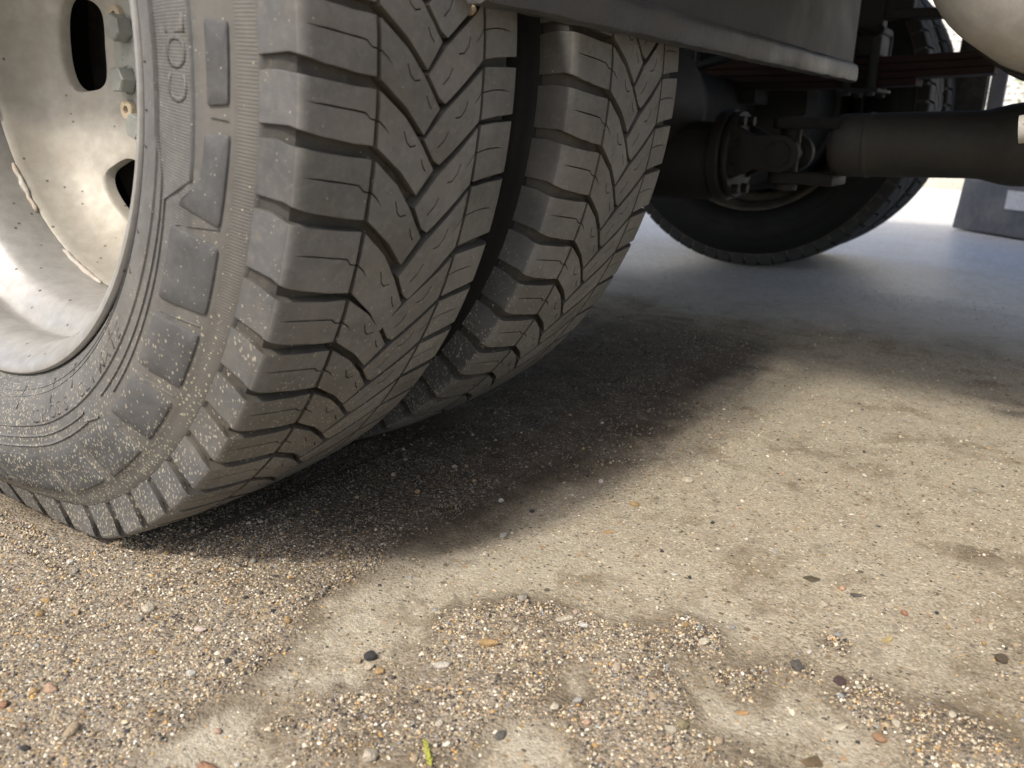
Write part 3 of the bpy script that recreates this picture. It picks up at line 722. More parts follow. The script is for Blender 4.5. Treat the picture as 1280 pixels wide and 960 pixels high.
ring.add(*ridge(dens([(.2582, -100), (.2582, 12.0), (.2640, 16.0), (.2652, 21.0)])))
ring.add(*ridge(dens([(.2335, -170), (.2335, 190)], 2), 0.0006, 0.0007))
ring.add(*ridge(dens([(.2375, -170), (.2375, 190)], 2), 0.0006, 0.0007))
for a in (8.7, 19.2, 29.8, 39.9, 50.6, 61.0, 71.5):
    d = 0.0 if a < 12 else 1.0
    ring.add(*ridge([(.2790 if d else .2965, a + .9 * d), (.2900 if d else .301, a + .2 * d), (.3050 if d else .306, a - .7 * d)], 0.0009, 0.0006))
# two short bars near the jog
ring.add(*ridge(dens([(.2745, 53.0), (.2695, 57.0)], 0.5)))
for a in range(-90, 190, 360): pass
obj('sidewall_ridge', ring.me('sidewall_ridge', 'sidewall', auto=60), tyre1, kind='stuff')
lettering('COL', 0.2830, 8.2, 0.0205, 3.1, 1, tyre1)
lettering('CROSS CLIMATE', 0.2560, 72.0, 0.0135, 2.62, 1, tyre1)
# tick-like vent marks across the bead
tk = MB()
for a in (-3.2, 4.6, 9.9, 14.1, 25.0, 31.0, 42.5, 58, 66, 76, 95, 110):
    r = 0.2385
    v = []
    for dr in (-0.0075, 0.0075):
        for da, dx in ((-0.12, 0.0004), (0, -0.0012), (0.12, 0.0004)): v.append(squash(side_x(r + dr) + dx, r + dr, a + da))
    tk.add(v, [(0, 1, 4, 3), (1, 2, 5, 4)])
obj('mould_mark', tk.me('mould_mark', 'groove'), tyre1, kind='stuff')

# --- wheel rim
def rim_parts():
    pr = [(.013, .2165), (.0090, .2222), (.0060, .2236), (.0040, .2233), (.0027, .2220), (.0028, .2198), (.0052, .2160), (.0085, .2132), (.0130, .2106), (.0180, .2066), (.0260, .2046), (.0390, .2034), (.0440, .2058), (.0490, .2072), (.0530, .2066), (.0580, .2010), (.0660, .1912), (.0740, .1866), (.0900, .1850), (.1050, .1856), (.1180, .1878), (.1300, .1925), (.1400, .2000), (.1500, .2042), (.1580, .2110), (.1620, .2236)]
    return MB().lathe(pr, 'x', 160).me('wheel_rim', 'rim', auto=40)
RIM = rim_parts()
def xd(r):
    T = [(.0, .197), (.100, .197), (.115, .196), (.128, .1905), (.144, .181), (.160, .1705), (.172, .160), (.180, .148), (.1845, .134), (.1862, .121), (.1885, .1175)]
    for (r0, x0), (r1, x1) in zip(T, T[1:]):
        if r <= r1:
            return x0 + (x1 - x0) * (r - r0) / (r1 - r0)
    return T[-1][1]
def disc():
    b = MB(); m = 14; N = 4 * m; K = 6; R0, R1 = .106, .1755; NS = 6
    def stadium(th, rc=.1440, hl=.0415, hw=.0180):
        return None
    for s in range(NS):
        ca = rad(-174 + 60 * s)     # slot centre, measured like the tyre angles (down positive) from straight ahead
        outer = []
        h = rad(30)
        for i in range(m): outer.append((R0 + (R1 - R0) * i / m, -h))
        for i in range(m): outer.append((R1, -h + 2 * h * i / m))
        for i in range(m): outer.append((R1 + (R0 - R1) * i / m, h))
        for i in range(m): outer.append((R0, h - 2 * h * i / m))
        hole = []
        for (r, t) in outer:
            # direction from the slot centre -> point on a rounded slot
            dy = r - .1430; dx = t * .143; ang = math.atan2(dy, dx)
            hl, hw = .0400, .0180; n_ = 3.4
            c_, s_ = math.cos(ang), math.sin(ang)
            k = (abs(c_ / hl) ** n_ + abs(s_ / hw) ** n_) ** (-1 / n_)
            hole.append((.1430 + k * s_, k * c_ / .143))
        base = len(b.v); v = []
        for kx in range(K + 1):
            f_ = kx / K; f_ = 1 - (1 - f_) ** 1.4
            for (o, hh) in zip(outer, hole):
                r = o[0] + (hh[0] - o[0]) * f_; t = o[1] + (hh[1] - o[1]) * f_ + ca
                dx = 0.0 if kx < K else 0.0006
                v.append((xd(r) + dx, -r * math.cos(t), -r * math.sin(t)))
        for (hh) in hole:
            r = .1430 + (hh[0] - .1430) * 0.965; t = hh[1] * 0.98 + ca; v.append((xd(r) + 0.0025, -r * math.cos(t), -r * math.sin(t)))
        for (hh) in hole:
            r = .1430 + (hh[0] - .1430) * 0.955; t = hh[1] * 0.975 + ca; v.append((xd(r) + 0.0100, -r * math.cos(t), -r * math.sin(t)))
        f = []
        for kx in range(K + 2):
            for i in range(N): f.append((kx * N + i, kx * N + (i + 1) % N, (kx + 1) * N + (i + 1) % N, (kx + 1) * N + i))
        b.add(v, f)
    na = 6 * m
    def rings(rs):
        v = []; f = []
        for r in rs:
            for k in range(na):
                t = rad(-174 - 30) + 2 * PI * k / na; v.append((xd(r), -r * math.cos(t), -r * math.sin(t)))
        for i in range(len(rs) - 1):
            for k in range(na): f.append((i * na + k, i * na + (k + 1) % na, (i + 1) * na + (k + 1) % na, (i + 1) * na + k))
        b.add(v, f)
    rings([.1755, .1785, .1810, .1830, .1845, .1855, .1862, .1878])
    rings([.004, .05, .09, .106])
    me = mesh('wheel_disc', b.v, b.f, 'disc')
    bm = bmesh.new(); bm.from_mesh(me); bmesh.ops.remove_doubles(bm, verts=bm.verts, dist=2e-5); bmesh.ops.recalc_face_normals(bm, faces=bm.faces); bm.to_mesh(me); bm.free()
    me.shade_smooth(); me.set_sharp_from_angle(angle=rad(35)); return me
DISC = disc()
def weld(a0, a1, rr=.1872, xx=.1165, w=.0024, seed=0):
    pts = []; n = max(3, int((a1 - a0) / 1.5)); rs = []
    for i in range(n + 1):
        a = rad(a0 + (a1 - a0) * i / n); r = rr + random.uniform(-.0006, .0006)
        pts.append((xx + random.uniform(-.0008, .0008), -r * math.cos(a), -r * math.sin(a))); rs.append(w * (0.7 + 0.5 * random.random()) * (0.5 if i in (0, n) else 1))
    return MB().tube(pts, rs, 8).me('weld_bead', 'weld', smooth=True)
def add_rim(x, sx, welds=True, label=None, dark=False):
    r = obj('wheel_rim', RIM, truck, (x, 0, HUB)); r.scale = (sx, 1, 1)
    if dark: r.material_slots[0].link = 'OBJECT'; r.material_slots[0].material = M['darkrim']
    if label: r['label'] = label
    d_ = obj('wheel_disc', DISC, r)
    if dark: d_.material_slots[0].link = 'OBJECT'; d_.material_slots[0].material = M['chassis']  # discs of dark rims blackened to stand for shade
    if welds:
        for a0, a1 in ((136.5, 152), (104, 122), (64, 90), (165, 182), (-160, -140), (20, 44)): obj('weld_bead', weld(a0, a1), r)
    return r
rim1 = add_rim(0.0, 1, True, 'dusty silver steel rim of the near outer wheel')
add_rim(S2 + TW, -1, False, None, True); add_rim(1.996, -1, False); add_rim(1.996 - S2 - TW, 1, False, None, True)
obj('brake_drum', MB().lathe([(1.46, .03), (1.46, .150), (1.475, .165), (1.60, .170), (1.605, .178), (1.745, .178)], 'x', 48, (0, 0, HUB)).me('brake_drum', 'chassis', auto=35), truck)
obj('brake_drum', MB().lathe([(.54, .03), (.54, .150), (.525, .165), (.40, .170), (.395, .178), (.255, .178)], 'x', 48, (0, 0, HUB)).me('brake_drum', 'chassis', auto=35), truck)
# hub flange with hex bolts
hub = obj('hub_flange', MB().lathe([(.1975, .1060), (.1925, .1085), (.1905, .1075), (.1900, .1050), (.1900, .0805), (.1893, .0795), (.1893, .0600), (.186, .0580), (.185, .050), (.185, .001)], 'x', 78).me('hub_flange', 'hub', auto=35), truck, (0, 0, HUB))
bb = MB().lathe([(.1900, .0122), (.1890, .0122)], 'x', 16, caps=False); bb.lathe([(.1890, .0114), (.1768, .0114), (.1755, .0103)], 'x', 6, caps=True)
BOLT = bb.me('hub_bolt', 'bolt', auto=20, bevel=0.0)
riv = MB().lathe([(.1900, .0085), (.1850, .0085), (.1842, .0078), (.1842, .0036), (.1885, .0033), (.1885, .0001)], 'x', 20).me('hub_rivet', 'rivet', auto=35)
for k in range(13):
    a = rad(170.0 - 27.7 * k); o = obj('hub_bolt', BOLT, hub); o.location = (0, -.0890 * math.cos(a), -.0890 * math.sin(a)); o.rotation_euler = (0.3 * k, 0, 0)
    if k in (0, 4, 8):
        a = rad(156.0 - 27.7 * k); o = obj('hub_rivet', riv, hub); o.location = (0, -.0990 * math.cos(a), -.0990 * math.sin(a))
        a2 = a
o = obj('hub_rivet', riv, hub); a = rad(-158); o.location = (0, -.1000 * math.cos(a), -.1000 * math.sin(a))

# --- axle, differential nose, propeller shaft
CX = 0.998
ax_ = MB().tube([(.42, 0, HUB), (.80, 0, HUB), (.88, 0, HUB - .01), (CX, 0, HUB - .02), (1.116, 0, HUB - .01), (1.196, 0, HUB), (1.576, 0, HUB)], [.048, .050, .085, .125, .085, .050, .048], 24)
axle = obj('axle_housing', ax_.me('axle_housing', 'chassis', auto=40), truck)
def ly(prof, c, n=40, caps=True): return MB().lathe(prof, 'y', n, c, caps)
SH = 0.033      # rise of the shaft per metre forward
obj('pinion_nose', ly([(0.02, .080), (-.06, .062), (-.150, .0575), (-.158, .054)], (CX, 0, .236)).me('pinion_nose', 'joint', auto=35), axle)
fl = obj('pinion_flange', ly([(-.160, .030), (-.162, .066), (-.166, .068), (-.176, .068), (-.179, .066), (-.179, .030)], (CX, 0, .246)).me('pinion_flange', 'joint', auto=30), truck)
fl2 = obj('shaft_flange', ly([(-.1815, .030), (-.1815, .062), (-.188, .064), (-.1915, .062), (-.1915, .02)], (CX, 0, .247)).me('shaft_flange', 'joint', auto=30), truck)
for k in range(8):
    a = rad(22 + 45 * k); b = MB().lathe([(-.2000, .0075), (-.1915, .0085), (-.179, .0085), (-.1755, .0078)], 'y', 6, (CX + .053 * math.cos(a), 0, .2465 + .053 * math.sin(a)), True)
    b.lathe([(-.1555, .0075), (-.166, .0085)], 'y', 6, (CX + .053 * math.cos(a), 0, .2465 + .053 * math.sin(a)), True)
    obj('flange_bolt', b.me('flange_bolt', 'joint', auto=20), fl2)
def arm(c, y0, y1, side, vertical, mat, name, parent):
    """yoke arm: plate with a round eye, running along y"""
    poly = []
    for k in range(15):
        t = PI * (-0.5 + k / 14); poly.append((y1 + (-1 if y1 < y0 else 1) * .026 * math.cos(t), .026 * math.sin(t)))
    poly = poly + [(y0 + (y1 - y0) * .45, .024), (y0, .040), (y0, -.040), (y0 + (y1 - y0) * .45, -.024)]
    b = MB()
    if vertical:
        b.prism([(p[0], p[1]) for p in poly], side * .030, side * .046, 'x'); b.v = [(c[0] + q[2], q[1], c[2] + q[0]) for q in b.v]
    else:
        b.prism([(p[0], p[1]) for p in poly], side * .030, side * .046, 'x'); b.v = [(c[0] + q[0], q[1], c[2] + q[2]) for q in b.v]
    return obj(name, b.me(name, mat, auto=30, bevel=.003), parent)
JC = (CX, -.262, .252)
for s in (-1, 1):
    arm(JC, -.190, JC[1], s, False, 'joint', 'flange_yoke', fl2)
joint = obj('universal_joint', MB().tube([(CX - .05, JC[1], JC[2]), (CX + .05, JC[1], JC[2])], .015, 16).tube([(CX, JC[1], JC[2] - .05), (CX, JC[1], JC[2] + .05)], .015, 16).me('universal_joint', 'joint', auto=35), truck)
for d in ((-1, 0), (1, 0), (0, -1), (0, 1)):
    a = Vector((CX + d[0] * .044, JC[1], JC[2] + d[1] * .044)); b_ = Vector((CX + d[0] * .052, JC[1], JC[2] + d[1] * .052))
    obj('bearing_cap', MB().tube([a, b_], .017, 20).me('bearing_cap', 'joint', auto=35), joint)
def shz(y): return .2655 + SH * (-.335 - y)
prof = []
sh = MB(); pts = [(-.322, .030), (-.330, .040), (-.336, .0425), (-.368, .0425), (-.370, .0440), (-.374, .0440), (-.376, .0425), (-.500, .0425), (-.512, .0435), (-.535, .0495), (-.548, .0515), (-.90, .0515), (-1.5, .0515), (-2.4, .05)]
sh.tube([(CX, y, shz(y)) for y, r in pts], [r for y, r in pts], 48)
shaft = obj('drive_shaft', sh.me('drive_shaft', 'shaft', auto=30), truck)
for s in (-1, 1):
    arm((CX, 0, JC[2] + .004), -.338, JC[1], s, True, 'joint', 'shaft_yoke', shaft)
# --- brake hoses hanging about the axle
for pts in ([(.72, .03, .40), (.76, -.06, .44), (.80, -.10, .47), (.78, -.08, .56), (.74, .0, .62)], [(1.22, .0, .385), (1.18, -.12, .41), (1.12, -.20, .46), (1.16, -.22, .54), (1.25, -.20, .62)]):
    sm = []
    for i in range(len(pts) - 1):
        p0, p1, p2, p3 = (Vector(pts[max(0, min(len(pts) - 1, i + j))]) for j in (-1, 0, 1, 2))
        for k in range(6):
            u = k / 6; sm.append(0.5 * ((2 * p1) + (p2 - p0) * u + (2 * p0 - 5 * p1 + 4 * p2 - p3) * u * u + (3 * p1 - p0 - 3 * p2 + p3) * u ** 3))
    obj('brake_hose', MB().tube(sm + [Vector(pts[-1])], .0075, 10).me('brake_hose', 'chassis', auto=50), truck)
# --- frame, cross members
for nm, x0, x1 in (('frame_rail', .58, .65), ('frame_rail', 1.346, 1.416)):
    b = MB().box((x0, -3.2, .600), (x1, 1.0, .606)).box((x0, -3.2, .606), (x0 + .006, 1.0, .7895)) if nm == 'frame_rail' and x0 > 1 else MB().box((x0, -3.2, .600), (x1, 1.0, .606)).box((x1 - .006, -3.2, .606), (x1, 1.0, .7895))
    obj(nm, b.me(nm, 'chassis', bevel=.0008), truck)
for x in (.58, 1.346): obj('floor_bearer', MB().box((x, -3.2, .790), (x + .07, 1.0, .9895)).me('floor_bearer', 'chassis', bevel=.002), truck)
for y in (-.72, .42): obj('cross_member', MB().box((.66, y - .03, .60), (1.34, y + .03, .70)).me('cross_member', 'chassis', bevel=.004), truck)
# --- leaf springs (> leaves), U bolts
def spring(x, near):
    root = bpy.data.objects.new('leaf_spring', None); COL.objects.link(root); root.parent = truck; root.location = (x, 0, 0)
    for i, (y0, y1, zz, th) in enumerate(((-.80, .70, .402, .012), (-.78, .66, .3895, .012), (-.47, .42, .377, .012), (-.355, .32, .3645, .012))):
        n = 16; top = []; bot = []
        for k in range(n + 1):
            y = y0 + (y1 - y0) * k / n; z = zz + .055 * (y * y) - .004
            top.append((y, z + th / 2)); bot.append((y, z - th / 2 + .0006))
        b = MB().prism(top + bot[::-1], -.035 + .001 * i, .035 - .001 * i, 'x'); obj('spring_leaf', b.me('spring_leaf', 'spring', bevel=.0015), root)
    for y in (-.285, -.245, .075):
        b = MB().tube([(-.044, y, .344), (-.044, y, .440), (-.038, y, .452), (.038, y, .452), (.044, y, .440), (.044, y, .344)], .008, 10)
        obj('u_bolt', b.me('u_bolt', 'chassis', auto=40), root)
    b = MB().box((-.055, -.300, .3505), (.055, -.230, .3565)); obj('clamp_plate', b.me('clamp_plate', 'chassis', bevel=.001), root)
    b = MB().box((-.036, -.290, .410), (.036, -.235, .4455)).box((-.02, -.285, .4455), (.02, -.240, .60)); obj('bump_stop', b.me('bump_stop', 'chassis', bevel=.004), root)
    b = MB().box((-.04, -.08, .33), (.04, .08, .357)); obj('spring_seat', b.me('spring_seat', 'chassis', bevel=.003), root)
    return root
spring(1.40, False)
# bracket bars under the far frame rail
br = MB().box((1.38, -.50, .470), (1.42, -.30, .486)).box((1.385, -.33, .470), (1.415, -.28, .60)).box((1.385, -.50, .470), (1.415, -.46, .60))
obj('spring_bracket', br.me('spring_bracket', 'chassis', bevel=.003), truck)
# --- mudguard panel in front of the near twin tyres, with rolled lower lip
def mudguard(x0, x1, y, z0, z1):
    b = MB().box((x0, y, z0 + .018), (x1 - .004, y + .005, z1)); p = obj('mudguard_panel', b.me('mudguard_panel', 'panel', bevel=.0015), truck)
    q = MB()
    outer = [(y + .004, z0 + .0215), (y - .001, z0 + .0225), (y - .0045, z0 + .0205), (y - .0062, z0 + .0165), (y - .0066, z0 + .0055), (y - .0055, z0 + .0015), (y - .002, z0), (y + .006, z0 + .0005), (y + .008, z0 + .004), (y + .0085, z0 + .020)]
    n = 70; v = []; f = []
    for i in range(n + 1):
        x = x0 + (x1 - x0) * i / n
        for (a, c) in outer: v.append((x, a + .0006 * mnoise.noise(Vector((x * 40, a * 90, c * 90))), c + .0012 * mnoise.noise(Vector((x * 30, 1.0, c * 50))) + .0006 * mnoise.noise(Vector((x * 130, 4.0, c * 50)))))
    m = len(outer)
    for i in range(n):
        for k in range(m): f.append((i * m + k, i * m + (k + 1) % m, (i + 1) * m + (k + 1) % m, (i + 1) * m + k))
    f.append(tuple(range(m))); f.append(tuple(n * m + k for k in range(m))[::-1])
    q.add(v, f); obj('panel_lip', q.me('panel_lip', 'lip', auto=45), p)
    return p
mudguard(.10, .880, -.364, .3425, 1.0)
# --- body: floor, sides
obj('floor_pan', MB().box((.0, -3.4, .99), (1.996, 2.6, 1.03)).me('floor_pan', 'floor', bevel=.002), truck)
bs = MB().box((-.035, -3.4, .98), (-.0, 2.6, 1.12)); obj('body_side', bs.me('body_side', 'body', bevel=.006), truck)
bs = MB().box((1.996, -3.4, .98), (2.031, 2.6, 1.12)); obj('body_side', bs.me('body_side', 'body', bevel=.006), truck)
# --- pale tank hanging above the shaft, and a thin pipe beside it
tk = MB().lathe([(-.002, .001), (.0, .03), (.006, .062), (.018, .083), (.036, .0945), (.05, .097), (.40, .097), (.42, .09), (.43, .05), (.432, .001)], 'x', 56, (.46, -.588, .4335))
tank = obj('air_tank', tk.me('air_tank', 'tank', auto=50), truck)
obj('tank_plug', MB().lathe([(-.006, .0005), (-.006, .007), (.010, .008)], 'x', 14, (.466, -.598, .470)).me('tank_plug', 'tank', auto=40), tank)
for x in (.70, .82):
    obj('tank_strap', MB().lathe([(-.012, .0975), (-.012, .100), (.012, .100), (.012, .0975)], 'x', 48, (x, -.588, .4335)).box((x - .012, -.60, .5335), (x + .012, -.576, .989)).me('tank_strap', 'chassis', auto=40), tank)
obj('brake_pipe', MB().tube([(.50, -.581, .289), (.50, -.60, .292), (.505, -.66, .300), (.51, -.80, .33), (.50, -1.1, .55), (.50, -1.2, .985)], .0105, 16).me('brake_pipe', 'tank', auto=40), truck)

# ------------------------------------------------------------------ things beyond the truck
obj('kerb', MB().box((5.02, -12, -.06), (5.17, 12, .095)).me('kerb', 'kerb', bevel=.015), kind='structure', label='low pale kerb along the far edge of the yard')
obj('garden_wall', MB().box((5.6, -14, -.05), (5.8, 14, 1.6)).me('garden_wall', 'wall'), label='white pebbledash garden wall beyond the far kerb', cat='wall')
rot = Matrix.Translation((2.835, -.282, 0)) @ Matrix.Rotation(rad(-49.5), 4, 'Z')
def face(poly): return [rot @ Vector(p) for p in poly]
crate = obj('crate', None)
bpy.data.objects.remove(crate)
cr_ = bpy.data.objects.new('crate', None); COL.objects.link(cr_); cr_.location = (2.835, -.282, -.0185); cr_.rotation_euler = (0, 0, rad(-131.0))
cr_['label'] = 'dark grey plastic crate with a white sticker standing on the far concrete'; cr_['category'] = 'crate'
v = [(0, 0, .004), (.62, 0, .004), (.62, .38, .004), (0, .38, .004), (.012, .012, .235), (.608, .012, .235), (.608, .368, .235), (.012, .368, .235)]
b = MB().add(v, [(0, 3, 2, 1), (4, 5, 6, 7), (0, 1, 5, 4), (1, 2, 6, 5), (2, 3, 7, 6), (3, 0, 4, 7)])
obj('box', b.me('box', 'crate', bevel=.006), cr_)
obj('rim_band', MB().box((.004, .004, .225), (.616, .376, .246)).me('rim_band', 'crate', bevel=.004), cr_)
obj('sticker', MB().box((.200, -.0015, .085), (.330, .003, .140)).me('sticker', 'sticker'), cr_)
p_ = obj('mudguard_panel', MB().box((1.93, -.404, .27), (1.985, -.338, .985)).me('mudguard_panel', 'post', bevel=.003), truck)
obj('skirt_panel', MB().box((1.985, -.437, .262), (2.010, -.4045, .978)).me('skirt_panel', 'board', bevel=.004), truck)
# flowering plant at the wall
def plant(loc, seed, n, label, cat, petals):
    r = random.Random(seed); root = bpy.data.objects.new('flowering_plant', None); COL.objects.link(root); root.location = loc; root['label'] = label; root['category'] = cat
    lb = MB(); pb = MB(); st = MB()
    for i in range(n):
        a = r.uniform(0, 2 * PI); rr = .22 * math.sqrt(r.random()); h = r.uniform(.12, .62); c = Vector((rr * math.cos(a), rr * math.sin(a), h))
        if i % 12 == 0: st.tube([(0.2 * c.x, .2 * c.y, 0), (0.7 * c.x, .7 * c.y, h * .6), c], .004, 5)
        d = Vector((r.uniform(-1, 1), r.uniform(-1, 1), r.uniform(-.2, 1))).normalized(); e = d.cross(Vector((r.uniform(-1, 1), r.uniform(-1, 1), r.uniform(-1, 1)))).normalized()
        l = r.uniform(.03, .06); w = l * .35
        v = [c, c + d * l * .5 + e * w, c + d * l, c + d * l * .5 - e * w]
        (pb if (petals and h > .35 and i % 4 == 0) else lb).add(v, [(0, 1, 2), (0, 2, 3)])
    obj('stem', st.me('stem', 'leaf'), root); obj('foliage', lb.me('foliage', 'leaf'), root, kind='stuff')
    if petals: obj('blossom', pb.me('blossom', 'petal'), root, kind='stuff')
plant((5.40, -.42, -.0185), 3, 420, 'pink flowering plant growing between the kerb and the white wall', 'plant', True)

# ------------------------------------------------------------------ stones that can be picked out one by one
SC_ = {'charcoal': (.05, .05, .055), 'cream': (.62, .54, .40), 'white': (.70, .68, .63), 'pinkbeige': (.52, .38, .28), 'ochre': (.50, .30, .09), 'pale': (.60, .55, .46), 'beige': (.52, .43, .30), 'grey': (.34, .31, .26), 'pinkwhite': (.62, .50, .42), 'orangepink': (.60, .36, .22), 'tan': (.50, .37, .22), 'terracotta': (.45, .21, .10), 'olive': (.30, .25, .12), 'orange': (.52, .28, .08), 'brownorange': (.40, .21, .09), 'maroon': (.10, .055, .055), 'slate': (.13, .115, .10), 'brown': (.22, .14, .06), 'yellow': (.60, .44, .14), 'darkolive': (.12, .10, .05), 'darkgrey': (.14, .13, .115), 'redorange': (.50, .20, .10), 'darkbrown': (.12, .085, .05), 'greywhite': (.48, .46, .43), 'palegrey': (.46, .45, .43), 'black': (.05, .05, .055), 'bluewhite': (.52, .55, .58), 'pinkorange': (.58, .36, .25), 'pinkcream': (.60, .46, .34)}
def stonemat(name, c):
    g_ = sum(c) / 3; c = tuple(v * .70 + (g_ * (1.06, 1.0, .88)[i_]) * .30 for i_, v in enumerate(c))
    t = NT(name); P = t.objc(); n = t.noise(P, 4, 5, 0.6); f = t.noise(P, 16, 3)
    k = t.mix(t.rng(n, .35, .65), tuple(v * .72 for v in c), tuple(min(.85, v * 1.12) for v in c)); k = t.mix(t.rng(f, .55, .75, 0, .5), k, tuple(v * .5 for v in c))
    return t.out(Base_Color=k, Roughness=.65, Normal=t.bump(t.math('ADD', n, t.math('MULTIPLY', f, .4)), .15, .5))
SM = {k: stonemat('stone_' + k, v) for k, v in SC_.items()}
SHAPE = {'round': (0.95, 0.9, 0.75, .25), 'oval': (1.0, .72, .55, .18), 'block': (.95, .85, .70, .45), 'wedge': (1.0, .75, .45, .55), 'flake': (1.0, .42, .22, .35), 'long': (1.0, .42, .4, .3), 'chip': (1.0, .6, .25, .5), 'flat': (1.0, .62, .2, .6)}
def stone_mesh(seed, shape, mat):
    sx, sy, sz, jag = SHAPE[shape]; r = random.Random(seed); off = Vector((seed * 1.31, -seed * .77, seed * .19))
    bm = bmesh.new(); bmesh.ops.create_icosphere(bm, subdivisions=3, radius=.5)
    cuts = [(Vector((r.uniform(-1, 1), r.uniform(-1, 1), r.uniform(-.6, 1))).normalized(), r.uniform(.26, .42)) for _ in range(7 if jag > .3 else 5)]
    for v in bm.verts:
        p = v.co * (1 + jag * .5 * mnoise.noise(v.co * 2.4 + off) + jag * .25 * mnoise.noise(v.co * 6 + off))
        for nn, d in cuts:
            e = p.dot(nn) - d
            if e > 0: p = p - nn * e * (.9 if jag > .3 else .55)
        v.co = Vector((p.x * sx, p.y * sy, p.z * sz))
    me = bpy.data.meshes.new('pebble'); bm.to_mesh(me); bm.free(); me.materials.append(mat); me.shade_smooth(); me.set_sharp_from_angle(angle=rad(32)); return me
